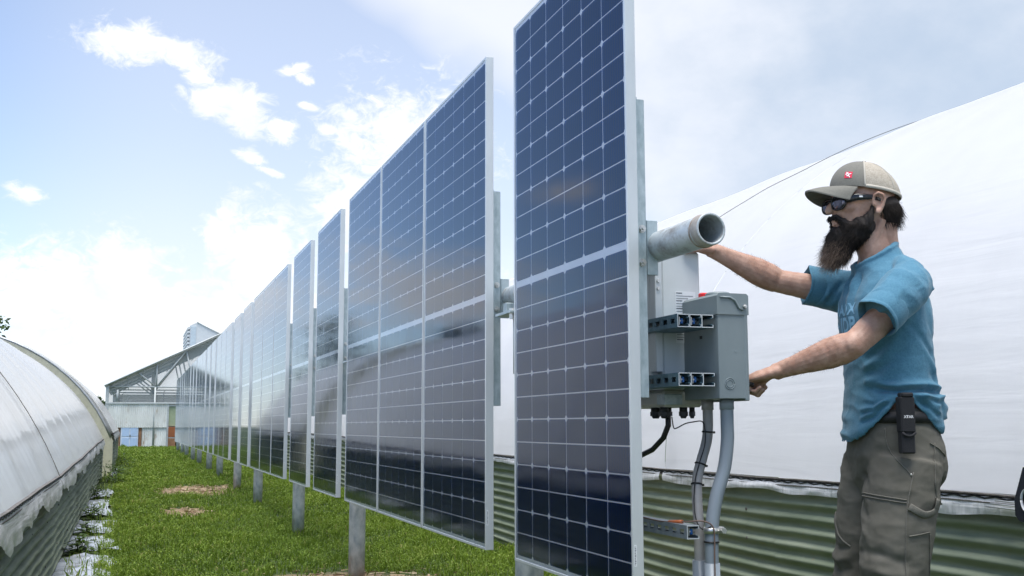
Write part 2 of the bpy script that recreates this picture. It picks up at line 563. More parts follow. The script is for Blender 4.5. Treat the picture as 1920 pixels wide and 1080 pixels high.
def make_grass():
    Vs, Ts, Cs, off = [], [], [], 0
    zones = [(-.42, 3.05, 1.0, 5.5, 1500, .009, 1.0), (-.42, 3.05, 5.5, 12, 3300, .0075, 1.0), (-.45, 3.0, 12, 19, 1900, .010, 1.0), (-.6, 3.0, 19, 30, 950, .016, 1.1), (-1.2, 2.6, 30, 47, 420, .028, 1.25)]
    for x0, x1, y0, y1, dens, w0, hs in zones:
        n = int((x1 - x0) * (y1 - y0) * dens)
        x = rng.uniform(x0, x1, n); y = rng.uniform(y0, y1, n)
        cl = fbm(x, y, 1.6, 1) * .5 + fbm(x, y, 4.5, 5) * .5
        keep = rng.uniform(0, 1, n) > np.clip(soil_mask(x, y) * 1.5 + .18 - .25 * cl, 0, .97)
        # the strip of plastic along the left wall keeps most grass away
        strip = (x < -.22 + .06 * fbm(x, y, 2, 3)) & (y > 6) & (y < 27)
        keep &= ~strip | (rng.uniform(0, 1, n) < .10)
        x, y, cl = x[keep], y[keep], cl[keep]
        n = len(x)
        h = hs * (.052 + .030 * cl + rng.uniform(-.02, .03, n) + .05 * np.exp(-np.minimum.reduce([(x - 1.51) ** 2 + (y - q_) ** 2 for q_ in (7.65, 10.5, 14.04, 16.89, 20.4)]) / .02))
        tuft = np.clip(fbm(x, y, 3.1, 6) - .45, 0, 1)
        h = np.clip(h * (1 + 2.2 * tuft), .02, .17)
        h *= 1 + .9 * np.exp(-((x + .30) / .10) ** 2) * (rng.uniform(0, 1, n) > .35)
        w = w0 * rng.uniform(.6, 1.35, n)
        lean = rng.uniform(.1, .95, n)
        tint = np.clip(.46 + .30 * cl + .10 * fbm(x, y, .7, 9) + rng.normal(0, .17, n), 0, 1)
        tint = np.where(rng.uniform(0, 1, n) < .02, .98, np.minimum(tint, .80))
        V, T, C = blades(x, y, h, w, lean, None, '', tint)
        Vs.append(V); Ts.append(T + off); Cs.append(C); off += len(V)
        # clover and broad small leaves lying flatter
        k = n // 3
        idx = rng.integers(0, n, k)
        cx, cy = x[idx] + rng.normal(0, .01, k), y[idx] + rng.normal(0, .01, k)
        cz = ground_z(cx, cy) + h[idx] * rng.uniform(.35, .8, k)
        r = w0 * rng.uniform(.55, 1.05, k)
        a = rng.uniform(0, 6.28, k); t1 = rng.normal(0, .35, k); t2 = rng.normal(0, .35, k)
        V = np.empty((k, 4, 3))
        for q in range(4):
            dx, dy = np.cos(a + q * math.pi / 2) * r, np.sin(a + q * math.pi / 2) * r
            V[:, q] = np.stack([cx + dx, cy + dy, cz + dx * t1 + dy * t2], -1)
        i = np.arange(k)[:, None] * 4
        T = np.concatenate([i + [0, 1, 2], i + [0, 2, 3]], 0)
        Vs.append(V.reshape(-1, 3)); Ts.append(T + off); Cs.append(np.repeat(np.clip(tint[idx] + .08, 0, .8), 4)); off += k * 4
    me = raw_mesh('grass', np.concatenate(Vs), np.concatenate(Ts), GRASS)
    at = me.attributes.new('tint', 'FLOAT', 'POINT')
    at.data.foreach_set('value', np.concatenate(Cs).astype(np.float32))
    tag(link('grass', me), 'short green grass and clover covering the strip beside the solar panels', 'grass', kind='stuff')


make_grass()


def make_straw():
    """dry cut stems and crumbs lying on the bare spots"""
    Vs, Ts, Cs = [], [], []
    off = 0
    for cx, cy, rx, ry in SOIL_SPOTS:
        n = int(700 * rx * ry) + 60
        x = cx + rng.normal(0, rx * .7, n); y = cy + rng.normal(0, ry * .7, n)
        z = ground_z(x, y) + rng.uniform(.0, .02, n)
        a = rng.uniform(0, 6.28, n); L = rng.uniform(.015, .06, n); w = rng.uniform(.003, .007, n)
        dx, dy = np.cos(a), np.sin(a)
        V = np.empty((n, 4, 3))
        for q, (s, t) in enumerate(((-1, -1), (1, -1), (1, 1), (-1, 1))):
            V[:, q] = np.stack([x + dx * L * s - dy * w * t, y + dy * L * s + dx * w * t, z + s * rng.uniform(-.008, .008, n) + t * .002], -1)
        i = np.arange(n)[:, None] * 4
        Ts.append(np.concatenate([i + [0, 1, 2], i + [0, 2, 3]], 0) + off); Vs.append(V.reshape(-1, 3))
        Cs.append(np.repeat(rng.uniform(.25, 1, n), 4)); off += n * 4
    mt = leaf_material('dry_straw', (.15, .10, .055), (.36, .27, .165), (.46, .38, .26), .8, .1)
    me = raw_mesh('straw', np.concatenate(Vs), np.concatenate(Ts), mt)
    at = me.attributes.new('tint', 'FLOAT', 'POINT')
    at.data.foreach_set('value', np.concatenate(Cs).astype(np.float32))
    tag(link('straw', me), 'dry straw scattered over the bare brown soil patches', 'straw', kind='stuff')


make_straw()

# ------------------------------------------------------------------ polytunnels
def skin_material(name, rough, tint=(.80, .82, .83), streak=40.0, bump=.25, trans=.42):
    mt = bpy.data.materials.new(name)
    mt.use_nodes = True
    nt = mt.node_tree
    b = nt.nodes['Principled BSDF']
    b.inputs['Roughness'].default_value = rough
    b.inputs['Specular IOR Level'].default_value = .6
    tc = nt.nodes.new('ShaderNodeTexCoord')
    mp = nt.nodes.new('ShaderNodeMapping'); mp.inputs['Scale'].default_value = (.12, 1, .12)
    nt.links.new(tc.outputs['Object'], mp.inputs[0])
    nz = nt.nodes.new('ShaderNodeTexNoise'); nz.inputs['Scale'].default_value = streak / 4; nz.inputs['Detail'].default_value = 5
    nt.links.new(mp.outputs[0], nz.inputs['Vector'])
    n3 = nt.nodes.new('ShaderNodeTexNoise'); n3.inputs['Scale'].default_value = 1.6; n3.inputs['Detail'].default_value = 6
    nt.links.new(tc.outputs['Object'], n3.inputs['Vector'])
    mx = nt.nodes.new('ShaderNodeMix'); mx.data_type = 'RGBA'
    mx.inputs[6].default_value = (*[c * .88 for c in tint], 1); mx.inputs[7].default_value = (*[min(1, c * 1.05) for c in tint], 1)
    nt.links.new(n3.outputs['Fac'], mx.inputs['Factor'])
    nt.links.new(mx.outputs[2], b.inputs['Base Color'])
    bp = nt.nodes.new('ShaderNodeBump'); bp.inputs['Strength'].default_value = bump; bp.inputs['Distance'].default_value = .02
    nt.links.new(nz.outputs['Fac'], bp.inputs['Height'])
    mp2 = nt.nodes.new('ShaderNodeMapping'); mp2.inputs['Scale'].default_value = (1, .10, 1.3); mp2.inputs['Rotation'].default_value = (.12, .1, 0)
    nt.links.new(tc.outputs['Object'], mp2.inputs[0])
    n4 = nt.nodes.new('ShaderNodeTexNoise'); n4.inputs['Scale'].default_value = 7; n4.inputs['Detail'].default_value = 4; n4.inputs['Distortion'].default_value = .6
    nt.links.new(mp2.outputs[0], n4.inputs['Vector'])
    bp2 = nt.nodes.new('ShaderNodeBump'); bp2.inputs['Strength'].default_value = bump * .7; bp2.inputs['Distance'].default_value = .03
    nt.links.new(n4.outputs['Fac'], bp2.inputs['Height']); nt.links.new(bp.outputs[0], bp2.inputs['Normal'])
    nt.links.new(bp2.outputs[0], b.inputs['Normal'])
    tr = nt.nodes.new('ShaderNodeBsdfTranslucent')
    nt.links.new(mx.outputs[2], tr.inputs[0])
    sh = nt.nodes.new('ShaderNodeMixShader'); sh.inputs[0].default_value = trans
    nt.links.new(b.outputs[0], sh.inputs[1]); nt.links.new(tr.outputs[0], sh.inputs[2])
    nt.links.new(sh.outputs[0], nt.nodes['Material Output'].inputs['Surface'])
    return mt


SKIN_L = skin_material('glossy_greenhouse_film', .13, (.93, .94, .95), 22, .10, .40)
SKIN_R = skin_material('milky_greenhouse_film', .36, (.925, .925, .935), 9, .30, .54)
SKIRT = skin_material('film_skirt', .22, (.92, .93, .95), 160, .9, .28)
CHANNEL = pm('lock_channel', (.07, .065, .06), .6, .3, vscale=30, color2=(.22, .20, .18))
BOUNCE = pm('pale_bounce_sheet', (.40, .41, .41), .8, var=.06)  # for the added reflector sheet inside the tunnels
HOOP = pm('hoop_pipe', (.50, .52, .53), .4, .6)
WIRE = pm('dark_wire', (.03, .03, .03), .5, .5)

GREEN = pm('sage_green_corrugated', (.205, .245, .170), .72, spec=.15, vscale=3.0, color2=(.300, .335, .250), bump=.12, bscale=40, vstretch=(1, .6, 3))


def dirt(nt, old):
    tc = nt.nodes.new('ShaderNodeTexCoord')
    nz = nt.nodes.new('ShaderNodeTexNoise'); nz.inputs['Scale'].default_value = 11; nz.inputs['Detail'].default_value = 9; nz.inputs['Roughness'].default_value = .7
    nt.links.new(tc.outputs['Object'], nz.inputs['Vector'])
    mr = nt.nodes.new('ShaderNodeMapRange'); mr.inputs['From Min'].default_value = .60; mr.inputs['From Max'].default_value = .74
    nt.links.new(nz.outputs['Fac'], mr.inputs['Value'])
    mx = nt.nodes.new('ShaderNodeMix'); mx.data_type = 'RGBA'
    mx.inputs[7].default_value = (.30, .27, .17, 1)
    nt.links.new(mr.outputs[0], mx.inputs['Factor']); nt.links.new(old, mx.inputs[6])
    # dirt settled along the valleys of the sheet
    return mx.outputs[2]


rewire_color(GREEN, dirt)


def corrugated(y0, y1, side, height, seedv, amp=.0125, pitch=.068):
    """one sheet of horizontal corrugations; side +1 faces +X"""
    nz_ = int(height / pitch * 10)
    zs = np.linspace(0, height, nz_)
    nys = 14
    ys = np.linspace(y0, y1, nys)
    Yg, Zg = np.meshgrid(ys, zs)
    wav = .010 * fbm(Yg, Zg * 0, 1.4, seedv) + .004 * fbm(Yg, Zg * 3, 3.1, seedv + 2)
    sag = .007 * fbm(Yg, Zg * 0, .8, seedv + 5)
    Xg = side * (amp * np.sin(2 * math.pi * (Zg + sag) / pitch) + wav)
    P = np.stack([Xg, Yg, Zg + ground_z(0, Yg) - .04 + sag * (Zg > .1)], -1)
    return grid_mesh('corrugated_sheet', P, GREEN, True, flip=side < 0)


def polytunnel(name, label, wall_x, side, base_h, arc, y0, y1, skin_mat, seams, hoop_step, sheet_len, wrinkle, seedv, skirt_len=.10, end_wall=None):
    """side=+1: the visible wall faces +X. arc(t) with t in 0..1 gives x, z from the near base over the top to the far base"""
    t = thing(name, label, 'greenhouse', (0, 0, 0))
    # skins between seams
    cuts = [y0] + seams + [y1]
    for a, b in zip(cuts[:-1], cuts[1:]):
        ny = max(8, int((b - a) / .045))
        ys = np.linspace(a + .004, b - .004, ny)
        tt = np.linspace(0, 1, 90) ** 1.25
        Yg, Tg = np.meshgrid(ys, tt)
        xz = arc(Tg)
        x, z = xz
        cx, cz = x.mean(), z.min() - .3
        nx, nz_ = x - cx, z - cz
        ln = np.sqrt(nx ** 2 + nz_ ** 2); nx, nz_ = nx / ln, nz_ / ln
        hoop = (Yg - y0) % hoop_step / hoop_step
        d = -wrinkle * 1.4 * np.sin(math.pi * hoop) ** .7
        d = d + wrinkle * .35 * fbm(Yg * 5, Tg * 3, 1.3, seedv) + wrinkle * .12 * fbm(Yg * 9, Tg * 2.5, 1.0, seedv + 3)
        d = d + wrinkle * .5 * fbm(Yg * 1.2, Tg * 9, 1.0, seedv + 7) * np.exp(-Tg * 9)
        d = d * (1 - .93 * np.exp(-Tg * 26))
        zb = ground_z(0, Yg) * np.exp(-Tg * (2 if side > 0 else 14))
        P = np.stack([x + nx * d, Yg, z + nz_ * d + zb], -1)
        o = link('film_sheet', grid_mesh('film_sheet', P, skin_mat, True, flip=side > 0), t)
    # far base, closed with a plain wall on the hidden side
    xf = float(arc(np.array(1.0))[0])
    MB().box((min(xf, xf - .03 * side), y0, -.05), (max(xf, xf - .03 * side), y1, base_h + .02)).build('rear_wall', GREEN, t)
    # unseen pale floor sheet, added to bounce light up into the film
    xa, xb = sorted((wall_x - side * .05, xf + side * .05))
    ysf = np.linspace(y0 + .05, y1 - .05, 40); xsf = np.linspace(xa, xb, 6)
    Xf, Yf = np.meshgrid(xsf, ysf)
    link('bounce_sheet', grid_mesh('bounce_sheet', np.stack([Xf, Yf, ground_z(Xf, Yf) + .03], -1), BOUNCE, True), t)
    # corrugated sheets
    yy = y0
    k = 0
    while yy < y1 - .1:
        ye = min(y1, yy + sheet_len)
        o = link('corrugated_sheet', corrugated(yy, ye + .03, side, base_h + .06, seedv + k, .0165 if side > 0 else .0125), t, (wall_x + side * .004 * (k % 2), 0, 0))
        yy = ye
        k += 1
    # timber behind the sheets and the base board carrying the channel
    # lock channel and wiggle wire
    ys = np.arange(y0, y1 + .01, .5)
    zc = lambda y: base_h + float(ground_z(0, y))
    m = MB()
    for a, b in zip(ys[:-1], ys[1:]):
        for zz in (-.018, .012):
            p = [(wall_x + side * .012, a, zc(a) + zz), (wall_x + side * .034, a, zc(a) + zz), (wall_x + side * .034, b, zc(b) + zz), (wall_x + side * .012, b, zc(b) + zz)]
            q = [(x_, y_, z_ + .005) for x_, y_, z_ in p]
            m.add(p + q, [(0, 1, 2, 3), (7, 6, 5, 4), (0, 4, 5, 1), (1, 5, 6, 2), (2, 6, 7, 3), (3, 7, 4, 0)])
        p = [(wall_x + side * .010, a, zc(a) - .016), (wall_x + side * .014, a, zc(a) - .016), (wall_x + side * .014, b, zc(b) - .016), (wall_x + side * .010, b, zc(b) - .016)]
        q = [(x_, y_, z_ + .030) for x_, y_, z_ in p]
        m.add(p + q, [(0, 1, 2, 3), (7, 6, 5, 4), (0, 4, 5, 1), (1, 5, 6, 2), (2, 6, 7, 3), (3, 7, 4, 0)])
    m.build('lock_channel', CHANNEL, t)
    m = MB()
    yw = np.arange(y0, min(y1, 24), .055)
    m.tube([(wall_x + side * .028, y_, zc(y_) + .001 + (.004 if i % 2 else -.004)) for i, y_ in enumerate(yw)], .0036, 5)
    m.build('wiggle_wire', WIRE, t)
    # loose skirt of film under the channel
    for a, b in zip(cuts[:-1], cuts[1:]):
        ys2 = np.arange(a + .01, b - .01, .03)
        rows = 7
        v = np.linspace(0, 1, rows)
        Yg, Vg = np.meshgrid(ys2, v)
        ln = skirt_len * (1 + .45 * fbm(Yg * 1.6, Yg * 0, 1, seedv + 1) + (.10 * fbm(Yg * 3.5, Yg * 0, 1, seedv + 2) + .03 * fbm(Yg * 9, Yg * 0, 1, seedv)) * (1.4 if side > 0 else .5))
        out = .010 + (.020 if side > 0 else 0) * Vg + .010 * np.sin(Vg * 2.2) * (1 + .6 * fbm(Yg * 3, Vg, 1, seedv + 4)) + .006 * fbm(Yg * 9, Vg * 2, 1, seedv + 9) * Vg
        zz = base_h + ground_z(0, Yg) + .004 - Vg * ln
        P = np.stack([wall_x + side * (out + .016), Yg, zz], -1)
        link('film_skirt', grid_mesh('film_skirt', P, SKIRT, True, flip=side > 0), t)
    # dark straps over the seams of the film
    for ysm in (seams if side > 0 else []):
        tq = np.linspace(0, 1, 60)
        x_, z_ = arc(tq)
        MB().tube([(float(a_) + side * .006, ysm, float(b_) + .008) for a_, b_ in zip(x_, z_)], .003, 6).build('seam_strap', CHANNEL if side > 0 else SKIRT, t)
    # hoops inside the film
    m_h = None
    ts = np.linspace(0, 1, 28)
    xs_, zs_ = arc(ts)
    for yh in np.arange(y0, y1 + .01, hoop_step):
        if m_h is None:
            mb = MB().tube([(x_ * .0 + (x_ - (xs_.mean())) * .985 + xs_.mean(), 0, base_h + (z_ - base_h) * .985) for x_, z_ in zip(xs_, zs_)], .021, 8)
            m_h = mb.mesh('hoop', HOOP)
        link('hoop', m_h, t, (0, yh, float(ground_z(0, yh)) * .5))
    # screws through the sheets
    sm = MB().ball((0, 0, 0), (.004, .009, .009), 8, 4).mesh('screw', CHANNEL)
    for yh in np.arange(y0 + .6, min(y1, 14), 1.2):
        for q in (.17, .45, .60):
            link('screw', sm, t, (wall_x + side * .012, yh + .1 * math.sin(yh * 7), q + .02 * math.sin(yh * 3) + float(ground_z(0, yh))))
    if end_wall:
        for ye in (y0, y1):
            xs2, zs2 = arc(np.linspace(0, 1, 40))
            mb = MB()
            poly = [(float(a), float(b)) for a, b in zip(xs2, zs2)]
            poly += [(float(xs2[-1]), 0.0), (float(xs2[0]), 0.0)]
            mb.prism(poly, 1, ye - .01, ye + .01)
            mb.build('end_wall', end_wall, t)
    return t


LC, LZ, LR = -3.43, -.536, 3.19
la0 = math.asin((.68 - LZ) / LR)


def arc_left(t):
    a = la0 + (math.pi - 2 * la0) * t
    return LC + .005 + LR * np.cos(a), LZ + LR * np.sin(a)


def arc_right(t):
    a = math.pi * t
    return 7.6 - 4.5 * np.cos(a), .76 + 2.87 * np.sin(a)


def arc_far(t):
    a = la0 + (math.pi - 2 * la0) * t
    return LC + .15 + LR * 1.0 * np.cos(a), LZ + .10 + LR * 1.0 * np.sin(a)


END = pm('end_wall_sheet', (.56, .55, .42), .6, var=.1)
ENDW = skin_material('end_film', .4, (.75, .77, .78), 10, .1, .4)
polytunnel('polytunnel', 'long low polytunnel with glossy white film beside the grass on the left', -.5, 1, .68, arc_left, -5, 20.6, SKIN_L, [1.4, 8.36], 1.22, 2.42, .013, 1.0, .115, ENDW)
polytunnel('polytunnel', 'second polytunnel with pale beige end wall beyond the glossy one on the left', -.36, 1, .78, arc_far, 21.3, 30, SKIN_L, [], 1.22, 2.42, .015, 4.0, .12, END)
polytunnel('polytunnel', 'tall milky white polytunnel behind the man and the panel row on the right', 3.1, -1, .76, arc_right, -5, 43, SKIN_R, [6.05], 1.83, 2.45, .011, 2.0, .060, ENDW)

# rope over the right tunnel
m = MB()
pts = []
for k in range(40):
    s = k / 39
    tq = .195 + .20 * s
    yy = np.interp(tq, [.195, .2182, .2373, .2514, .2604, .2633, .30, .395], [7.45, 7.13, 6.96, 6.88, 6.735, 6.64, 6.50, 6.3])
    x_, z_ = arc_right(np.array(tq))
    pts.append((float(x_) - .004, float(yy), float(z_) + .006))
m.tube(pts, .0022, 6)
tag(m.build('rope', pm('dark_rope', (.06, .06, .06), .8)), 'thin dark rope lying slantwise over the right polytunnel film', 'rope')

# ------------------------------------------------------------------ plastic sheets lying along the left wall
SHEET = pm('ground_plastic', (.26, .29, .34), .18, vscale=7, color2=(.52, .55, .62), bump=.5, bscale=14)
spots = [(7.6, 9.35, -.34, .26), (9.75, 10.85, -.36, .25), (11.2, 12.35, -.36, .24), (12.9, 15.2, -.38, .18), (15.7, 17.2, -.36, .12), (21.5, 24.6, -.40, .14)]
words = ['wide crumpled', 'second crumpled', 'short crumpled', 'long narrow', 'small narrow', 'farthest narrow']
for i, (a, b, cx, hw) in enumerate(spots):
    ys = np.arange(a, b, .04); us = np.linspace(-1, 1, 16)
    Yg, Ug = np.meshgrid(ys, us)
    wob = 1 + .22 * fbm(Yg * 2.4, Ug, 1, i)
    X = cx + Ug * hw * wob + .05 * fbm(Yg, Ug * 0, 2, i + 3)
    Z = ground_z(X, Yg) + .022 + .014 * fbm(Yg * 6, Ug * 4, 1, i) + .020 * np.maximum(0, fbm(Yg * 3, Ug * 2, 1.5, i + 8)) - .02 * np.abs(Ug) ** 4
    o = link('plastic_sheet', grid_mesh('plastic_sheet', np.stack([X, Yg, Z], -1), SHEET, True, flip=True))
    tag(o, f'{words[i]} piece of silvery plastic sheet lying along the left corrugated wall', 'plastic sheet', 'plastic sheets along the left wall')

# weeds against the left wall
WEED = leaf_material('weed_leaf', (.030, .055, .012), (.10, .17, .035), (.28, .24, .07))


def weed(x, y, h, n, spread, label):
    V = np.empty((n, 4, 3)); tint = rng.uniform(.1, .75, n)
    z0 = float(ground_z(x, y))
    for i in range(n):
        a = rng.uniform(0, 6.28); r = spread * math.sqrt(rng.uniform(0, 1)); zz = h * rng.uniform(.08, 1) * (1 - .5 * r / spread)
        c = np.array([x + math.cos(a) * r, y + math.sin(a) * r, z0 + zz])
        d = np.array([math.cos(a), math.sin(a), rng.uniform(-.5, .5)]); d /= np.linalg.norm(d)
        s = np.cross(d, [0, 0, 1]); s /= np.linalg.norm(s)
        L = rng.uniform(.02, .05); w = L * .42
        V[i] = [c - d * L, c + s * w, c + d * L, c - s * w]
    i = np.arange(n)[:, None] * 4
    me = raw_mesh('foliage', V.reshape(-1, 3), np.concatenate([i + [0, 1, 2], i + [0, 2, 3]], 0), WEED)
    at = me.attributes.new('tint', 'FLOAT', 'POINT'); at.data.foreach_set('value', np.repeat(tint, 4).astype(np.float32))
    t = thing('weed', label, 'weed', (0, 0, 0), 'weeds along the left wall')
    link('foliage', me, t)
    m = MB()
    for k in range(5):
        a = k * 1.3
        m.tube([(x, y, z0 - .02), (x + math.cos(a) * spread * .4, y + math.sin(a) * spread * .4, z0 + h * .7)], [.004, .002], 5)
    m.build('stem', WEED, t)


weed(-.36, 9.55, .20, 140, .13, 'broad leafy weed between the two nearest plastic sheets on the left')
weed(-.38, 11.0, .16, 120, .12, 'small weed between the second and third plastic sheets on the left')
weed(-.38, 12.6, .22, 140, .14, 'weed clump beside the left wall after the third plastic sheet')
weed(-.42, 15.5, .26, 160, .16, 'bushy weed beside the left wall before the small narrow plastic sheet')
weed(-.34, 19.2, .40, 260, .28, 'tall dark weed at the far end of the glossy left polytunnel')
weed(-.22, 21.4, .35, 200, .25, 'weed clump in front of the beige end wall on the left')
weed(-.15, 25.0, .4, 200, .3, 'farthest weed clump at the foot of the second left polytunnel')

# ================================================================== FAR GREENHOUSE
def make_building():
    Y0, Y1 = 46.0, 60.0
    G = float(ground_z(0, 46)) - .05
    WC = pm('whitewashed_corrugated', (.60, .61, .58), .6, vscale=1.6, color2=(.84, .85, .82), vstretch=(1, 1, .5), bump=.1)

    def rust(nt, old):
        tc = nt.nodes.new('ShaderNodeTexCoord')
        mp = nt.nodes.new('ShaderNodeMapping'); mp.inputs['Scale'].default_value = (2.2, 1, .7)
        nt.links.new(tc.outputs['Object'], mp.inputs[0])
        nz = nt.nodes.new('ShaderNodeTexNoise'); nz.inputs['Scale'].default_value = 1.7; nz.inputs['Detail'].default_value = 8; nz.inputs['Roughness'].default_value = .7
        nt.links.new(mp.outputs[0], nz.inputs['Vector'])
        mr = nt.nodes.new('ShaderNodeMapRange'); mr.inputs['From Min'].default_value = .56; mr.inputs['From Max'].default_value = .72
        nt.links.new(nz.outputs['Fac'], mr.inputs['Value'])
        mx = nt.nodes.new('ShaderNodeMix'); mx.data_type = 'RGBA'
        mx.inputs[7].default_value = (.36, .25, .15, 1)
        nt.links.new(mr.outputs[0], mx.inputs['Factor']); nt.links.new(old, mx.inputs[6])
        return mx.outputs[2]
    rewire_color(WC, rust)
    STEEL = pm('white_greenhouse_steel', (.50, .53, .53), .5, .2)
    DARKP = pm('dark_heating_pipe', (.10, .10, .09), .6)
    ROOF = skin_material('roof_film', .35, (.55, .57, .56), 8, .1, .4)
    BLUE = pm('pale_blue_door', (.66, .73, .84), .5, var=.05)
    PANE = pm('blue_door_pane', (.46, .60, .82), .3, var=.06)
    BROWN = pm('rusty_board', (.22, .11, .055), .8, vscale=4, color2=(.36, .20, .11))
    ORANGE = pm('rust_orange_crate', (.30, .10, .035), .7, vscale=5)
    SAGE = pm('pale_green_panel', (.36, .42, .27), .6, var=.06)
    DIM = pm('dim_inner_wall', (.50, .52, .48), .7, vscale=2)
    t = thing('greenhouse', 'far greenhouse with open truss gable, whitewashed wall and blue double door', 'greenhouse', (0, Y0, G))

    def P(x0, x1, z0, z1, y0, y1, name, mat):
        return MB().cbox((x0, y0, z0 - G), (x1, y1, z1 - G), .006).build(name, mat, t)

    def corr(x0, x1, z0, z1, y, name):
        n = max(8, int((x1 - x0) / .076 * 6))
        xs = np.linspace(x0, x1, n)
        zs = np.linspace(z0 - G, z1 - G, 4)
        Xg, Zg = np.meshgrid(xs, zs)
        Yg = y + .012 * np.sin(2 * math.pi * Xg / .076)
        return link(name, grid_mesh(name, np.stack([Xg, Yg, Zg], -1), WC, True), t)
    edges = [-1.02, -.26, .5, 1.28]
    for a, b in zip(edges[:-1], edges[1:]):
        corr(a, b + .03, 1.0, 1.945, -.03 + .004 * (a > 0), 'wall_sheet')
    corr(.36, .84, .2, 1.04, .02, 'wall_sheet'); corr(.82, 1.28, .2, 1.04, .026, 'wall_sheet')
    for k in range(4):
        P(-1.0 + k * .14, -.875 + k * .14, .2, 1.03, .03 + .004 * (k % 2), .06, 'board', BROWN)
    P(.23, .35, .2, 1.03, .03, .06, 'board', BROWN)
    d = P(-.44, .22, .2, 1.045, -.01, .03, 'door', BLUE)
    for ix in range(2):
        for iz in range(2):
            x0 = -.39 + ix * .31
            z0 = .26 + iz * .40
            o = MB().cbox((x0, -.022, z0 - G), (x0 + .27, -.012, z0 + .34 - G), .003).build('pane', PANE, d)
    MB().cbox((-.10, -.05, .62 - G), (-.07, -.012, .72 - G), .004).build('handle', DARKP, d)
    P(1.29, 1.36, .2, 2.0, -.05, .05, 'post', STEEL)
    P(1.36, 1.75, 1.05, 1.84, .02, .05, 'green_panel', SAGE)
    P(1.62, 1.72, 1.12, 1.6, .0, .018, 'dark_window', DARKP)
    P(1.36, 5.0, 1.84, 1.90, -.02, .05, 'rail', STEEL)
    P(1.36, 1.62, .62, 1.02, -.12, .12, 'crate', ORANGE)
    P(1.36, 1.64, .22, .56, -.14, .14, 'crate', BROWN)
    P(1.38, 1.60, .57, .61, -.10, .10, 'lid', WHITE_PAINT)
    P(1.78, 9.6, .2, 1.84, .02, .05, 'wall_sheet', WC)
    # eave posts, sill and chords
    P(-1.06, -.94, .2, 2.66, -.06, .06, 'corner_post', STEEL)
    P(-1.06, 9.6, 1.93, 2.0, -.07, -.04, 'sill', STEEL)
    slope = (5.28 - 2.68) / (4.2 + 1.05)
    rz = lambda x: 2.68 + (x + 1.05) * slope if x <= 4.2 else 5.28 - (x - 4.2) * slope
    for yb in (0.0, 4.0, 8.0, 12.0):
        m = MB()
        def bar(x0, z0, x1, z1, r=.035):
            m.tube([(x0, yb, z0 - G), (x1, yb, z1 - G)], r, 6)
        bar(-1.0, 2.62, 9.5, 2.62, .03)
        bar(-1.02, 2.66, 4.2, 5.24, .045); bar(4.2, 5.24, 9.5, 2.62, .045)
        bar(.1, rz(.1) - .04, .82, 2.64); bar(.84, 2.64, .84, rz(.84) - .04); bar(.86, 2.64, 1.95, rz(1.95) - .06)
        bar(2.3, 2.64, 1.95, rz(1.95) - .06); bar(2.3, 2.64, 3.3, rz(3.3) - .06); bar(4.2, 2.64, 4.2, 5.2)
        bar(4.2, 2.64, 3.3, rz(3.3) - .06); bar(4.2, 2.64, 5.4, rz(5.4) - .06); bar(.80, .3, .80, 2.62, .04); bar(2.3, .3, 2.3, 2.62, .04); bar(6, .3, 6, 2.62, .04)
        bar(-.62, 2.0, -.62, 2.5, .05)
        m.build('truss', STEEL, t)
    # purlins
    for k in range(9):
        x = -.9 + k * .62
        MB().tube([(x, 0, rz(x) - .07 - G), (x, 14, rz(x) - .07 - G)], .022, 6).build('purlin', STEEL, t)
    # heating pipes
    for z0, x0 in ((2.38, -.4), (2.18, -.16), (2.06, -.05), (2.50, 1.2), (2.28, .9)):
        m = MB()
        m.tube([(x0 - .06, .35, 1.5 - G), (x0 - .06, .35, z0 - .08 - G), (x0, .35, z0 - G), (9.2, .35, z0 - G)], .022, 6)
        m.build('heating_pipe', DARKP, t)
    # roof sheets
    for a, b in ((-1.12, .7), (.7, 2.45), (2.45, 4.2), (4.2, 6.9), (6.9, 9.7)):
        vs = [(a, -.12, rz(a) - G), (b, -.12, rz(b) - G), (b, 14.1, rz(b) - G), (a, 14.1, rz(a) - G)]
        vs += [(x, y, z + .03) for x, y, z in vs]
        MB().add(vs, [(0, 3, 2, 1), (4, 5, 6, 7), (0, 1, 5, 4), (1, 2, 6, 5), (2, 3, 7, 6), (3, 0, 4, 7)]).build('roof_sheet', ROOF, t)
    # edge trim on the verge
    MB().tube([(-1.12, -.14, rz(-1.12) - G), (4.2, -.14, rz(4.2) - G)], .03, 6).build('verge_trim', STEEL, t)
    # rear and side walls
    P(-1.03, 9.6, .2, 2.66, 13.9, 14.0, 'rear_wall', DIM)
    P(-1.05, -1.02, .2, 1.95, .08, 13.9, 'side_wall', WC)
    P(9.58, 9.62, .2, 2.66, .08, 13.9, 'side_wall', WC)
    # clear film closing the gable
    gm = bpy.data.materials.new('clear_gable_film'); gm.use_nodes = True
    nt = gm.node_tree; nt.nodes.remove(nt.nodes['Principled BSDF'])
    tr = nt.nodes.new('ShaderNodeBsdfTransparent'); gl = nt.nodes.new('ShaderNodeBsdfPrincipled')
    gl.inputs['Base Color'].default_value = (.6, .63, .62, 1); gl.inputs['Roughness'].default_value = .25
    nz = nt.nodes.new('ShaderNodeTexNoise'); nz.inputs['Scale'].default_value = .8; nz.inputs['Detail'].default_value = 5
    mr = nt.nodes.new('ShaderNodeMapRange'); mr.inputs['To Min'].default_value = .10; mr.inputs['To Max'].default_value = .5
    mx = nt.nodes.new('ShaderNodeMixShader')
    nt.links.new(nz.outputs['Fac'], mr.inputs['Value']); nt.links.new(mr.outputs[0], mx.inputs[0])
    nt.links.new(tr.outputs[0], mx.inputs[1]); nt.links.new(gl.outputs[0], mx.inputs[2])
    nt.links.new(mx.outputs[0], nt.nodes['Material Output'].inputs['Surface'])
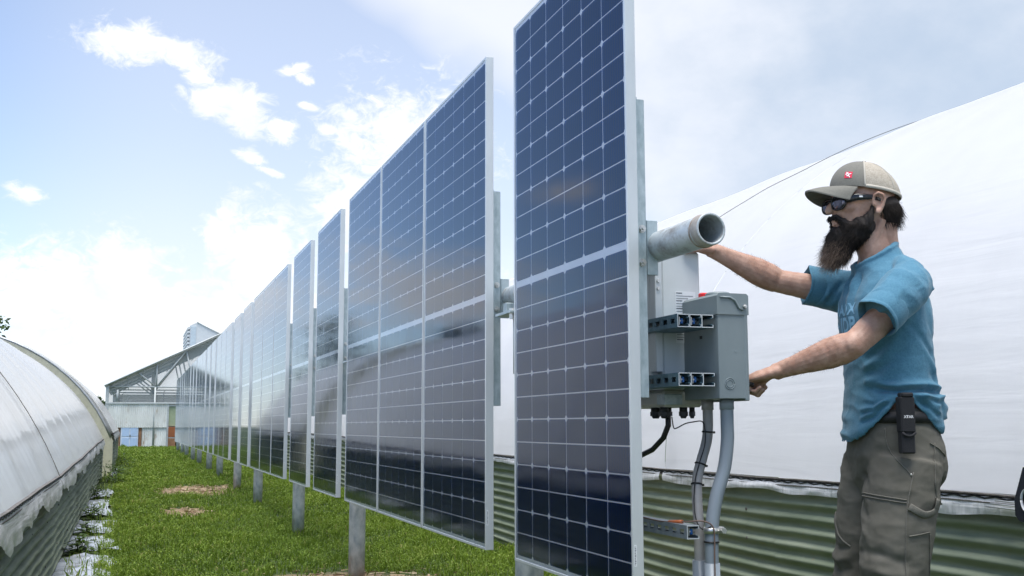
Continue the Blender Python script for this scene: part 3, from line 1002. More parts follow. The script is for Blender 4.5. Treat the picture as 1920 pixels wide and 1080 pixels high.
    poly = [(-1.0, 2.0 - G), (9.5, 2.0 - G), (9.5, 2.62 - G), (4.2, 5.2 - G), (-1.0, 2.66 - G)]
    MB().prism(poly, 1, .10, .104).build('gable_film', gm, t)
    # roof ventilator
    VM = pm('ventilator_sheet', (.62, .65, .67), .45, .1, var=.05)
    VG = pm('ventilator_glazing', (.50, .58, .64), .25, var=.08)
    v = MB().prism([(1.90, 4.0 - G + .25), (1.90, 5.25 - G), (2.18, 5.38 - G), (3.45, 4.72 - G), (3.45, 4.70 - G)], 1, 1.2, 5.6).build('ventilator', VM, t)
    v.location.x = .22
    for k in range(7):
        MB().box((1.80, 1.25, 4.16 - G + k * .155), (1.896, 5.55, 4.25 - G + k * .155)).build('louvre', VM, v)
    MB().cbox((1.93, 1.17, 4.32 - G), (2.14, 1.197, 5.22 - G), .003).build('side_pane', VG, v)
    MB().tube([(2.18, 1.18, 5.40 - G), (3.5, 1.18, 4.73 - G)], .03, 6).build('edge_trim', STEEL, v)
    return t


make_building()

# ------------------------------------------------------------------ trees beyond the tunnels
BARK = pm('bark', (.10, .075, .055), .9, vscale=8, color2=(.18, .14, .10), bump=.4)
TREE_LEAF = leaf_material('tree_leaf', (.022, .045, .014), (.075, .125, .035), (.12, .16, .05), .6, .25)


def tree(x, y, h, cr, label, leaves=4200, leaf=.16, crown_lo=.35, seed=0):
    r = np.random.default_rng(seed)
    z0 = float(ground_z(x, min(y, 60))) - .1
    t = thing('tree', label, 'tree', (x, y, z0), 'trees beyond the greenhouses')
    m = MB()
    m.tube([(0, 0, 0), (.1, .05, h * .3), (-.05, .1, h * .6), (.05, 0, h * .9)], [h * .028, h * .022, h * .014, h * .004], 9)
    clumps = []
    for k in range(26):
        a = k * 2.399; q = (k + .5) / 26
        zz = h * (crown_lo + (1 - crown_lo) * q)
        prof = math.sin(math.pi * min(1, (q * .86 + .12))) ** .7
        rr = cr * prof * r.uniform(.45, 1.0)
        c = (math.cos(a) * rr, math.sin(a) * rr, zz + r.uniform(-.2, .2))
        m.tube([(0, 0, max(h * .15, zz - h * .2)), (c[0] * .5, c[1] * .5, zz - h * .06), c], [h * .010, h * .006, h * .002], 5, caps=False)
        clumps.append((c, cr * r.uniform(.22, .42)))
    m.build('trunk', BARK, t)
    n = leaves
    ci = r.integers(0, len(clumps), n)
    C = np.array([c[0] for c in clumps])[ci]; RR = np.array([c[1] for c in clumps])[ci]
    d = r.normal(0, 1, (n, 3)); d /= np.linalg.norm(d, axis=1)[:, None]
    p = C + d * (RR * r.uniform(.15, 1, n) ** .5)[:, None] * [1, 1, .75]
    u = r.normal(0, 1, (n, 3)); u /= np.linalg.norm(u, axis=1)[:, None]
    w = np.cross(u, r.normal(0, 1, (n, 3))); w /= np.linalg.norm(w, axis=1)[:, None]
    s = leaf * r.uniform(.5, 1.2, n)[:, None]
    V = np.stack([p - u * s, p + w * s * .5, p + u * s, p - w * s * .5], 1)
    i = np.arange(n)[:, None] * 4
    me = raw_mesh('crown', V.reshape(-1, 3), np.concatenate([i + [0, 1, 2], i + [0, 2, 3]], 0), TREE_LEAF)
    at = me.attributes.new('tint', 'FLOAT', 'POINT')
    at.data.foreach_set('value', np.repeat(np.clip(r.normal(.4, .2, n), 0, 1), 4).astype(np.float32))
    link('crown', me, t)


tree(-7.4, 58, 6.6, 2.0, 'tree with sparse branches showing above the left polytunnel at the picture edge', 1500, .15, .3, 1)
tree(-1.70, 62, 2.2, .8, 'small green tree peeping out left of the far greenhouse', 1500, .12, .2, 2)
tree(-17, 34, 7.0, 3.2, 'broad tree beyond the left polytunnel, seen only mirrored in the panels', 4500, .2, .2, 3)
tree(-22, 47, 8.0, 3.6, 'taller tree behind the left polytunnels, mirrored in the far panels', 4500, .22, .2, 4)
tree(-12.5, 52, 5.5, 2.2, 'round tree between the left trees, mirrored in the farthest panels', 3000, .2, .2, 5)

# ================================================================== SOLAR ARRAY
PX, PZ, PW, PH = 1.387, .533, 1.04, 2.10


def glass_material():
    mt = bpy.data.materials.new('panel_cover_glass')
    mt.use_nodes = True
    nt = mt.node_tree
    nt.nodes.remove(nt.nodes['Principled BSDF'])
    fr = nt.nodes.new('ShaderNodeFresnel'); fr.inputs['IOR'].default_value = 1.41
    tr = nt.nodes.new('ShaderNodeBsdfTransparent'); tr.inputs['Color'].default_value = (.97, .98, 1.0, 1)
    gl = nt.nodes.new('ShaderNodeBsdfGlossy'); gl.inputs['Roughness'].default_value = .085
    gl.inputs['Color'].default_value = (.90, .95, 1.0, 1)
    tc = nt.nodes.new('ShaderNodeTexCoord')
    nz = nt.nodes.new('ShaderNodeTexNoise'); nz.inputs['Scale'].default_value = 5; nz.inputs['Detail'].default_value = 6
    nt.links.new(tc.outputs['Object'], nz.inputs['Vector'])
    mr = nt.nodes.new('ShaderNodeMapRange'); mr.inputs['From Min'].default_value = .35; mr.inputs['From Max'].default_value = .7
    mr.inputs['To Min'].default_value = .055; mr.inputs['To Max'].default_value = .105
    nt.links.new(nz.outputs['Fac'], mr.inputs['Value']); nt.links.new(mr.outputs[0], gl.inputs['Roughness'])
    mx = nt.nodes.new('ShaderNodeMixShader')
    nt.links.new(fr.outputs[0], mx.inputs[0]); nt.links.new(tr.outputs[0], mx.inputs[1]); nt.links.new(gl.outputs[0], mx.inputs[2])
    nt.links.new(mx.outputs[0], nt.nodes['Material Output'].inputs['Surface'])
    return mt


def cell_material():
    mt = bpy.data.materials.new('silicon_cell')
    mt.use_nodes = True
    nt = mt.node_tree
    b = nt.nodes['Principled BSDF']
    b.inputs['Roughness'].default_value = .30
    b.inputs['Metallic'].default_value = .92
    uv = nt.nodes.new('ShaderNodeUVMap')
    sp = nt.nodes.new('ShaderNodeSeparateXYZ')
    nt.links.new(uv.outputs[0], sp.inputs[0])
    m1 = nt.nodes.new('ShaderNodeMath'); m1.operation = 'MULTIPLY'; m1.inputs[1].default_value = 9
    m2 = nt.nodes.new('ShaderNodeMath'); m2.operation = 'FRACT'
    m3 = nt.nodes.new('ShaderNodeMath'); m3.operation = 'SUBTRACT'; m3.inputs[1].default_value = .5
    m4 = nt.nodes.new('ShaderNodeMath'); m4.operation = 'ABSOLUTE'
    m5 = nt.nodes.new('ShaderNodeMath'); m5.operation = 'LESS_THAN'; m5.inputs[1].default_value = .045
    nt.links.new(sp.outputs[0], m1.inputs[0])
    for a, c in ((m1, m2), (m2, m3), (m3, m4), (m4, m5)):
        nt.links.new(a.outputs[0], c.inputs[0])
    oi = nt.nodes.new('ShaderNodeObjectInfo')
    c = nt.nodes.new('ShaderNodeMix'); c.data_type = 'RGBA'
    c.inputs[6].default_value = (.010, .068, .27, 1); c.inputs[7].default_value = (.013, .084, .33, 1)
    nt.links.new(oi.outputs['Random'], c.inputs['Factor'])
    mx = nt.nodes.new('ShaderNodeMix'); mx.data_type = 'RGBA'
    mx.inputs[7].default_value = (.10, .12, .16, 1)
    nt.links.new(m5.outputs[0], mx.inputs['Factor']); nt.links.new(c.outputs[2], mx.inputs[6])
    nt.links.new(mx.outputs[2], b.inputs['Base Color'])
    return mt


GLASS = glass_material()
CELL = cell_material()
BACK = pm('white_backsheet', (.82, .85, .90), .5, var=.03)
STICKER = pm('paper_sticker', (.78, .80, .82), .5, var=.02)
INK = pm('printed_ink', (.10, .11, .13), .6)

LIP = .011
MY, MZ, STRIP, GAP, GAPY = .009, .013, .026, .0046, .0066
cw = (PW - 2 * LIP - 2 * MY - 5 * GAPY) / 6
rows = 24
ch = (PH - 2 * LIP - 2 * MZ - STRIP - 22 * GAP) / 24
CH = .010   # corner cut


def cell_outline(flip):
    c = CH
    if not flip:
        o = [(0, 0), (cw, 0), (cw, ch - c), (cw - c, ch), (c, ch), (0, ch - c)]
    else:
        o = [(c, 0), (cw - c, 0), (cw, c), (cw, ch), (0, ch), (0, c)]
    return o


def cell_geo(mb, y0, z0, flip, x0=.0040, x1=.0052):
    o = cell_outline(flip)
    n = len(o)
    vs = [(x0, y0 + y, z0 + z) for y, z in o] + [(x1, y0 + y, z0 + z) for y, z in o]
    fs = [tuple(range(n - 1, -1, -1))] + [(i, (i + 1) % n, (i + 1) % n + n, i + n) for i in range(n)]
    mb.add(vs, fs)
    return [y for y, z in o] * 2


def add_uv(me, ulist):
    uvl = me.uv_layers.new(name='UVMap')
    vi = np.empty(len(me.loops), dtype=np.int32)
    me.loops.foreach_get('vertex_index', vi)
    u = np.array(ulist, dtype=np.float32)[vi] / cw
    uvl.data.foreach_set('uv', np.stack([u, np.zeros_like(u)], -1).ravel())


def cell_pos(i, j):
    y = LIP + MY + i * (cw + GAPY)
    half = j // 12
    z = LIP + MZ + j * ch + (j - half) * GAP + (STRIP if half else 0)
    return y, z


CELLS = []
for fl in (False, True):
    mb = MB(); u = cell_geo(mb, 0, 0, fl)
    me = mb.mesh('cell', CELL); add_uv(me, u); CELLS.append(me)
mb = MB(); ul = []
for i in range(6):
    for j in range(24):
        y, z = cell_pos(i, j)
        ul += cell_geo(mb, y, z, j % 2 == 0)
CELL_ARRAY = mb.mesh('cell_array', CELL); add_uv(CELL_ARRAY, ul)


def frame_bar(lo, hi):
    return MB().cbox(lo, hi, .0012).mesh('frame_bar', ALU)


BAR_V = frame_bar((0, 0, 0), (.035, LIP, PH))
BAR_H = frame_bar((.0004, 0, 0), (.0346, PW - 2 * LIP, LIP))
BACKSHEET = MB().box((.0056, LIP - .003, LIP - .003), (.0090, PW - LIP + .003, PH - LIP + .003)).mesh('backsheet', BACK)
COVER = MB().add([(.0020, LIP - .001, LIP - .001), (.0020, PW - LIP + .001, LIP - .001), (.0020, PW - LIP + .001, PH - LIP + .001), (.0020, LIP - .001, PH - LIP + .001)], [(3, 2, 1, 0)]).mesh('cover_glass', GLASS)
STK = MB().box((.004, -.0006, .10), (.012, -.0001, .162)).mesh('sticker', STICKER)
STK_INK = MB()
for k in range(12):
    STK_INK.box((.0055, -.0009, .104 + k * .0046), (.0055 + .0045 * (.5 + .5 * abs(math.sin(k * 2.3))), -.0007, .1065 + k * .0046))
STK_INK = STK_INK.mesh('print', INK)
JBOX = MB().cbox((.0095, -.045, -.03), (.026, .045, .03), .004).mesh('junction_box', BLACK)


def panel(Y, label, detail):
    t = thing('solar_panel', label, 'solar panel', (PX, Y, PZ), 'solar panels in the row')
    link('frame_bar', BAR_V, t)
    link('frame_bar', BAR_V, t, (0, PW - LIP, 0))
    link('frame_bar', BAR_H, t, (0, LIP, 0))
    link('frame_bar', BAR_H, t, (0, LIP, PH - LIP))
    link('backsheet', BACKSHEET, t)
    link('cover_glass', COVER, t)
    s = link('sticker', STK, t, (0, 0, .0)); link('print', STK_INK, s)
    link('junction_box', JBOX, t, (0, PW / 2, PH / 2))
    if detail:
        for i in range(6):
            for j in range(24):
                y, z = cell_pos(i, j)
                link('cell', CELLS[1 if j % 2 == 0 else 0], t, (0, y, z))
    else:
        tag(link('cell_array', CELL_ARRAY, t), kind='stuff')
    return t


STARTS = []          # y of the near edge of every panel, and whether a post follows
PITCH = 6.39
STARTS.append(('single', 2.92))
for k in range(6):
    b = k * PITCH
    for q in range(3):
        STARTS.append(('triple%d' % q, 4.321 + b + q * 1.06))
    if k < 5:
        STARTS.append(('single', 7.817 + b))
        STARTS.append(('single', 9.24 + b))
for n, (kind, Y) in enumerate(STARTS):
    if n == 0:
        lab = 'nearest solar panel, standing alone beside the man and the electrical box'
    elif n == len(STARTS) - 1:
        lab = 'last solar panel at the far end of the row'
    else:
        lab = f'{ORD[n]} solar panel from the near end of the upright row'
    panel(Y, lab, n < 4)

# ------------------------------------------------------------------ rails behind the panels
hat = [(0, 0), (.003, 0), (.003, .019), (.036, .019), (.036, .026), (.040, .026), (.040, .058), (.036, .058), (.036, .065), (.003, .065), (.003, .084), (0, .084),
       (0, .062), (.033, .062), (.033, .055), (.037, .055), (.037, .029), (.033, .029), (.033, .022), (0, .022)]
RAIL_ME = MB().prism(hat, 2, -.46, .46).mesh('rail_profile', GALV_RAIL)
PLATE_ME = MB().cbox((.041, .024, -.088), (.078, .032, .082), .0015).cbox((.041, .033, -.05), (.062, .056, .05), .0015).mesh('bracket_plate', GALV_RAIL)
BOLT_ME = MB().tube([(0, 0, 0), (0, .012, 0)], .0052, 8).tube([(0, .007, 0), (0, .016, 0)], .0105, 6, smooth=False).tube([(0, .014, 0), (0, .019, 0)], .0125, 12).mesh('bolt', ZINC)
CLIP_ME = MB().cbox((-.002, -.004, -.11), (.004, .0, .11), .001).mesh('clip', GALV_RAIL)
for n, (kind, Y) in enumerate(STARTS):
    off = .004 if kind in ('single', 'triple0') else -.052
    lab = 'galvanised mounting rail behind the near edge of the ' + ('nearest' if n == 0 else ORD[n]) + ' solar panel'
    t = thing('mounting_rail', lab, 'rail', (PX + .0362, Y + off, PZ + PH / 2), 'mounting rails behind the panels')
    link('rail_profile', RAIL_ME, t)
    link('bracket_plate', PLATE_ME, t)
    if n < 16:
        for z in (.052, -.052):
            link('bolt', BOLT_ME, t, (.021, .0005, z))

# ------------------------------------------------------------------ torque tube
TX, TZ, TR = 1.512, PZ + PH / 2 + .004, .046
TUBE = pm('weathered_tube', (.40, .455, .48), .48, .35, vscale=7, color2=(.60, .64, .655), bump=.12, bscale=40, vstretch=(1, .5, 1))


def tube_dirt(nt, old):
    tc = nt.nodes.new('ShaderNodeTexCoord')
    mp = nt.nodes.new('ShaderNodeMapping'); mp.inputs['Scale'].default_value = (1.2, 1, 1.2)
    nt.links.new(tc.outputs['Object'], mp.inputs[0])
    nz = nt.nodes.new('ShaderNodeTexNoise'); nz.inputs['Scale'].default_value = 17; nz.inputs['Detail'].default_value = 10; nz.inputs['Roughness'].default_value = .75
    nt.links.new(mp.outputs[0], nz.inputs['Vector'])
    mr = nt.nodes.new('ShaderNodeMapRange'); mr.inputs['From Min'].default_value = .47; mr.inputs['From Max'].default_value = .66; mr.inputs['To Max'].default_value = .75
    nt.links.new(nz.outputs['Fac'], mr.inputs['Value'])
    mx = nt.nodes.new('ShaderNodeMix'); mx.data_type = 'RGBA'
    mx.inputs[7].default_value = (.17, .145, .125, 1)
    nt.links.new(mr.outputs[0], mx.inputs['Factor']); nt.links.new(old, mx.inputs[6])
    return mx.outputs[2]


rewire_color(TUBE, tube_dirt)
t = thing('torque_tube', 'long galvanised torque tube with an open near end carrying the panels', 'tube', (TX, 2.64, TZ))
n = 40
rings = []
for r, y in ((.039, 6.0), (.039, .004), (.0395, .001), (.0405, 0), (.0450, 0), (TR, .0015), (TR, .05), (TR, 3), (TR, 37.0)):
    rings.append([(r * math.cos(2 * math.pi * j / n), y, r * math.sin(2 * math.pi * j / n)) for j in range(n)])
MB().ring(rings, caps=False).build('pipe', TUBE, t)
er = [[((TR + r) * math.cos(2 * math.pi * j / n), y + .003 * math.sin(6 * math.pi * j / n) * (y > .03), (TR + r) * math.sin(2 * math.pi * j / n)) for j in range(n)] for r, y in ((-.001, .0016), (.0008, .003), (.0008, .038), (-.001, .040))]
MB().ring(er, caps=False).build('end_band', pm('rust_stained_band', (.27, .245, .22), .6, .2, vscale=25, color2=(.42, .40, .37)), t)
c = []
for r, y in ((TR + .0005, .0405), (TR + .0026, .042), (TR + .0026, .0415 + .004), (TR + .0005, .047)):
    c.append([(r * math.cos(2 * math.pi * j / n), y + .004 * math.sin(4 * math.pi * j / n), r * math.sin(2 * math.pi * j / n)) for j in range(n)])
MB().ring(c, caps=False).build('weld_bead', pm('rusty_weld', (.22, .17, .13), .7, vscale=40, color2=(.36, .33, .30)), t)

# ------------------------------------------------------------------ posts
post_y = [4.14]
for k in range(6):
    post_y += [7.65 + k * PITCH] + ([10.50 + k * PITCH] if k < 5 else [])


def make_post(Y, label, near):
    z0 = float(ground_z(1.5, Y))
    t = thing('support_post', label, 'post', (TX, Y, z0), 'posts under the torque tube')
    top = TZ - TR - .052 - z0
    MB().tube([(0, 0, -.15), (0, 0, .25), (0, 0, 1.2), (0, 0, top - .005)], .057, 24).build('pipe', POST, t)
    if near:
        MB().tube([(0, 0, top - .24), (0, 0, top)], .0625, 24).build('sleeve', PIPE, t)
        MB().cbox((-.10, -.06, top + .001), (.10, .13, top + .012), .001).build('bearing_plate', GALV_RAIL, t)
        m = MB()
        m.tube([((TR + .006) * math.cos(a), .02, top + .052 + TR + (TR + .006) * math.sin(a)) for a in np.linspace(-.35, math.pi + .35, 22)], .006, 8)
        m.build('u_bolt', ZINC, t)
        m = MB().cbox((-.075, .06, top + .013), (.075, .10, top + .055), .002)
        m.build('saddle', GALV_RAIL, t)
        for s in (-1, 1):
            MB().tube([(s * .085, -.035, top - .022), (s * .085, -.035, top + .022)], .009, 6, smooth=False).build('bolt', ZINC, t)
    return t


POST = pm('galvanised_post', (.28, .325, .345), .5, .4, vscale=22, color2=(.50, .535, .54), vstretch=(1, 1, .5), bump=.1, bscale=30)


def post_mud(nt, old):
    """splashed soil on the lowest part of each post"""
    tc = nt.nodes.new('ShaderNodeTexCoord')
    sp = nt.nodes.new('ShaderNodeSeparateXYZ'); nt.links.new(tc.outputs['Object'], sp.inputs[0])
    nz = nt.nodes.new('ShaderNodeTexNoise'); nz.inputs['Scale'].default_value = 14; nz.inputs['Detail'].default_value = 8
    nt.links.new(tc.outputs['Object'], nz.inputs['Vector'])
    m = nt.nodes.new('ShaderNodeMath'); m.operation = 'MULTIPLY_ADD'; m.inputs[1].default_value = .55; nt.links.new(nz.outputs['Fac'], m.inputs[0]); m.inputs[2].default_value = -.20
    s = nt.nodes.new('ShaderNodeMath'); s.operation = 'SUBTRACT'; nt.links.new(m.outputs[0], s.inputs[0]); nt.links.new(sp.outputs[2], s.inputs[1])
    mr = nt.nodes.new('ShaderNodeMapRange'); mr.inputs['From Min'].default_value = -.05; mr.inputs['From Max'].default_value = .12; mr.inputs['To Max'].default_value = .8
    nt.links.new(s.outputs[0], mr.inputs['Value'])
    mx = nt.nodes.new('ShaderNodeMix'); mx.data_type = 'RGBA'; mx.inputs[7].default_value = (.26, .20, .15, 1)
    nt.links.new(mr.outputs[0], mx.inputs['Factor']); nt.links.new(old, mx.inputs[6])
    return mx.outputs[2]


rewire_color(POST, post_mud)
for n, Y in enumerate(post_y):
    lab = ('nearest round steel post, between the lone panel and the group of three' if n == 0 else
           f'{ORD[n]} round steel post from the near end, in a gap of the panel row')
    make_post(Y, lab, n < 4)

# ================================================================== ELECTRICAL GEAR
# equipment post hidden behind the nearest panel
t = thing('equipment_post', 'steel post hidden behind the nearest panel that carries the strut channels', 'post', (1.512, 3.50, 0))
MB().tube([(0, 0, -.2), (0, 0, 1.48)], .046, 20).build('pipe', POST, t)
for z in (1.365, 1.18, .735):
    m = MB()
    m.tube([(.050 * math.cos(a), .0, z + .0 * a) for a in np.linspace(math.pi / 2, 3 * math.pi / 2, 3)], .004, 6)
    MB().cbox((.0465, -.06, z - .03), (.0495, .06, z + .03), .001).build('bracket', GALV, t)

STRUT = pm('blue_grey_strut', (.075, .155, .205), .45, .35, vscale=25, color2=(.13, .215, .26))
BLUE_NUT = pm('blue_spring_nut', (.03, .16, .48), .4, var=.15)


def strut(x0, z0, y0, y1, label, group, mat=None, nut=True, open_right=True):
    """slotted C channel along Y, 41 mm square; the slotted back faces -X"""
    mat = mat or STRUT
    t = thing('strut_channel', label, 'strut', (x0, y0, z0), group)
    S, w, L = .0405, .0026, y1 - y0
    m = MB()
    m.box((0, 0, 0), (w, L, .0125)).box((0, 0, .028), (w, L, S))      # back, above and below the slots
    yy = 0.0
    first = True
    while yy < L - .001:
        seg = .018 if first else .022
        ye = min(L, yy + seg)
        m.box((0, yy, .0125), (w, ye, .028))
        yy = ye + .028
        first = False
    m.box((w, 0, 0), (S - w, L, w)).box((w, 0, S - w), (S - w, L, S))  # the two legs
    m.box((S - w, 0, 0), (S, L, .0095)).box((S - w, 0, S - .0095), (S, L, S))   # lips
    m.box((S - .008, 0, .0095), (S - w, L, .0115)).box((S - .008, 0, S - .0115), (S - w, L, S - .0095))
    m.build('channel', mat, t)
    e = MB().box((0, -.0006, 0), (w, -.0001, S)).box((w, -.0006, 0), (S, -.0001, w)).box((w, -.0006, S - w), (S, -.0001, S)).box((S - w, -.0006, w), (S, -.0001, .0095)).box((S - w, -.0006, S - .0095), (S, -.0001, S - w))
    e.build('cut_edge', ALU, t)
    if nut:
        MB().cbox((.020, .016, .012), (.029, .034, .029), .002).build('spring_nut', BLUE_NUT, t)
        MB().cbox((.0125, .014, .008), (.0165, .030, .033), .001).build('plate_washer', ZINC, t)
        MB().tube([(.003, .021, .0205), (.036, .021, .0205)], .0045, 8).build('bolt', ZINC, t)
    return t


for row, z0 in (('upper', 1.04 + .297), ('lower', 1.04 + .118)):
    for k, side in enumerate(('left', 'middle', 'right')):
        strut(1.553 + k * .0415, z0, 2.93, 3.60, f'{side} of the three slotted strut channels in the {row} bundle beside the grey box', 'strut channels carrying the box', nut=k < 2)
strut(1.575, 1.04 - .338, 2.94, 3.60, 'single slotted strut channel clamping the two grey conduits low down', None, pm('shaded_galvanised', (.17, .21, .24), .5, .5, vscale=25, color2=(.25, .29, .32)), nut=True)  # galvanised steel with shade painted into its darker colour

# inverter
INV = pm('inverter_paint', (.66, .69, .70), .4, var=.03)
INVB = pm('inverter_base', (.50, .49, .45), .45, var=.05)
t = thing('inverter', 'white inverter cabinet with printed label mounted behind the nearest panel', 'inverter', (1.68, 3.14, 1.15))
MB().cbox((-.072, 0, .005), (.072, .42, .46), .008).build('cabinet', INV, t)
MB().cbox((-.098, .03, .02), (-.0725, .40, .44), .002).build('heat_sink', ALU, t)
MB().cbox((-.1, -.010, .06), (-.074, .0295, .43), .002).build('mounting_plate', ALU, t)
for z in (.33, .355):
    MB().tube([(-.088, -.016, z), (-.088, -.008, z)], .006, 6, smooth=False).build('bolt', ZINC, t)
MB().cbox((-.070, .002, -.052), (.075, .40, .003), .010).build('base_cover', INVB, t)
MB().cbox((-.071, -.004, -.045), (-.005, .05, -.01), .002).build('side_cover', GALV, t)
lb = MB().box((-.022, -.0012, .155), (.052, -.0004, .325)).build('label', STICKER, t)
m = MB()
for k in range(19):
    z = .318 - k * .0085
    m.box((-.019, -.0020, z), (-.019 + (.022 if k % 3 == 0 else .062 * (.6 + .4 * abs(math.sin(k * 1.7)))), -.0014, z + (.0028 if k % 3 == 0 else .0014)))
m.build('print', INK, lb)
for (x, y, r) in ((-.055, .03, .014), (-.03, .06, .016), (-.045, .11, .016), (.015, .03, .013), (.044, .025, .009)):
    g = MB()
    g.tube([(x, y, -.052), (x, y, -.066)], r, 12).tube([(x, y, -.066), (x, y, -.080)], r * 1.15, 6, smooth=False).tube([(x, y, -.080), (x, y, -.088)], [r * .9, r * .6], 12)
    g.build('cable_gland', BLACK, t)

# the black cables under the inverter
CABLE = pm('black_cable', (.010, .010, .011), .4, var=.2)
for k in range(3):
    m = MB()
    y0 = 3.17 + .03 * k
    p0 = Vector((1.635 + .018 * k, y0, 1.07))
    pts = [p0, p0 + Vector((0, 0, -.03)), p0 + Vector((-.012, .012, -.07)), p0 + Vector((-.04, .04, -.11)), p0 + Vector((-.09, .12, -.15)), p0 + Vector((-.13, .26, -.17))]
    m.tube(pts, .006 + .003 * (k == 2), 8)
    tag(m.build('cable', CABLE), ['thin', 'middle', 'thickest'][k] + ' of the black cables curving left out of the inverter base', 'cable', 'black cables under the inverter')

# disconnect box
BOXM = pm('grey_enclosure', (.185, .225, .240), .42, vscale=5, color2=(.215, .258, .275), bump=.03, bscale=200)
bx0, by0, bz0 = 1.687, 2.92, 1.04 + .080
t = thing('disconnect_box', 'grey steel electrical disconnect box that the man grips', 'electrical box', (bx0, by0, bz0))
BW, BD, BH = .235, .104, .325
MB().cbox((0, 0, 0), (BD - .012, BW, BH - .062), .002).build('body', BOXM, t)
MB().cbox((BD - .014, -.003, -.006), (BD, BW + .003, BH - .052), .003).build('door', BOXM, t)
hood = MB().prism([(-.004, BH - .066), (BD + .003, BH - .066), (BD + .003, BH - .006), (BD - .004, BH), (.004, BH), (-.004, BH - .008)], 1, -.004, BW + .004).build('hood', BOXM, t)
# pressed rib and screw on the hood end
rib = [(.006, -.006, BH - .013), (.040, -.006, BH - .013), (.058, -.006, BH - .022), (.072, -.006, BH - .046), (.086, -.006, BH - .052)]
MB().tube(rib, [.003, .004, .004, .004, .003], 6).build('pressed_rib', BOXM, hood)
MB().tube([(BD - .012, -.012, BH - .040), (BD - .012, -.004, BH - .040)], .006, 8).tube([(BD - .012, -.015, BH - .040), (BD - .012, -.012, BH - .040)], .004, 6).build('latch_screw', ZINC, hood)
hub = MB()
hub.ring([[(.052 + r * math.cos(a), .085 + r * math.sin(a), z) for a in np.linspace(0, 2 * math.pi, 24, endpoint=False)] for r, z in ((.040, BH), (.040, BH + .008), (.034, BH + .012), (.018, BH + .013))])
hub.build('hub_plate', BOXM, hood)
# knock-outs
for r in (.017, .0115):
    MB().tube([(.036 + r * math.cos(a), -.0005, .046 + r * math.sin(a)) for a in np.linspace(0, 2 * math.pi, 28)], .0013, 5).build('knockout_ring', BOXM, t)
MB().tube([(.060, -.001, .145), (.060, .002, .145)], .004, 8).build('rivet', BOXM, t)
MB().cbox((-.001, .10, .19), (.001, .115, .20), .0004).build('slot', BLACK, t)
# red handle behind the hood
MB().cbox((.030, .150, BH + .001), (.070, .176, BH + .020), .004).build('red_handle', pm('red_switch', (.62, .015, .02), .4), t)
# lever handle on the door that the hand closes on
h = MB()
h.tube([(BD - .002, .045, .050), (BD + .034, .045, .047), (BD + .044, .055, .046), (BD + .044, .135, .046), (BD + .034, .145, .047), (BD - .002, .145, .050)], .0085, 10)
h.build('door_handle', BLACK, t)
m = MB().tube([(.018, -.0, .0), (.018, .0, -.001)], .001, 4)

# conduits
PVC = pm('grey_pvc', (.235, .275, .315), .38, var=.05, vscale=4)
FLEX = pm('brown_grey_conduit', (.28, .27, .265), .45, vscale=6, color2=(.37, .365, .365))


def spline(pts, n=40):
    """Catmull-Rom through pts"""
    P = [Vector(p) for p in pts]
    P = [P[0] * 2 - P[1]] + P + [P[-1] * 2 - P[-2]]
    out = []
    segs = len(P) - 3
    for s in range(segs):
        a, b, c, d = P[s:s + 4]
        k = max(2, n // segs)
        for i in range(k):
            u = i / k
            out.append(.5 * ((2 * b) + (c - a) * u + (2 * a - 5 * b + 4 * c - d) * u * u + (3 * b - a - 3 * c + d) * u ** 3))
    out.append(P[-2])
    return out


c1 = [(1.742, 2.975, 1.118), (1.742, 2.975, 1.04), (1.741, 2.975, .99), (1.728, 2.975, .91), (1.700, 2.975, .83), (1.682, 2.975, .75), (1.677, 2.975, .68), (1.677, 2.975, .56)]
c2 = [(1.728, 3.070, 1.118), (1.728, 3.070, 1.04), (1.722, 3.070, .99), (1.702, 3.070, .93), (1.682, 3.065, .87), (1.672, 3.05, .80), (1.668, 3.035, .72), (1.664, 3.03, .55)]
t = thing('conduit', 'smooth grey plastic conduit running in an offset bend from the box to the ground', 'conduit', (1.677, 2.975, 0), 'conduits under the box')
loc = Vector(t.location)
sp1 = [p - loc for p in spline(c1)]
MB().tube(sp1, .0205, 18).build('bent_pipe', PVC, t)
MB().tube([sp1[0] + Vector((0, 0, .001)), sp1[0] + Vector((0, 0, -.030))], .0225, 18).build('collar', PVC, t)
MB().tube([(0, 0, -.1), (0, 0, .625)], .0235, 18).build('ground_pipe', PVC, t)
t2 = thing('conduit', 'brownish grey flexible conduit tied with black cable ties under the box', 'conduit', (1.664, 3.03, 0), 'conduits under the box')
loc2 = Vector(t2.location)
sp2 = [p - loc2 for p in spline(c2)]
MB().tube(sp2, .0165, 16).build('bent_pipe', FLEX, t2)
MB().tube([sp2[0] + Vector((0, 0, .001)), sp2[0] + Vector((0, 0, -.030))], .0195, 16).build('collar', FLEX, t2)
MB().tube([(0, 0, -.1), (0, 0, .628)], .0215, 18).build('ground_pipe', PVC, t2)

# pipe clamp with its bolt
t = thing('pipe_clamp', 'shiny zinc clamp holding the conduits to the low strut channel', 'clamp', (1.677, 2.975, .722))
MB().tube([(.0225 * math.cos(a), 0 + .0225 * math.sin(a), 0) for a in np.linspace(0, 2 * math.pi, 25)], .010, 6, flat=(.25, 1)).build('band', ZINC, t)
MB().cbox((.023, -.010, -.010), (.040, .010, .010), .002).build('lug', ZINC, t)
MB().tube([(.030, -.022, 0), (.030, .020, 0)], .005, 8).tube([(.030, -.026, 0), (.030, -.018, 0)], .009, 6, smooth=False).build('bolt', ZINC, t)

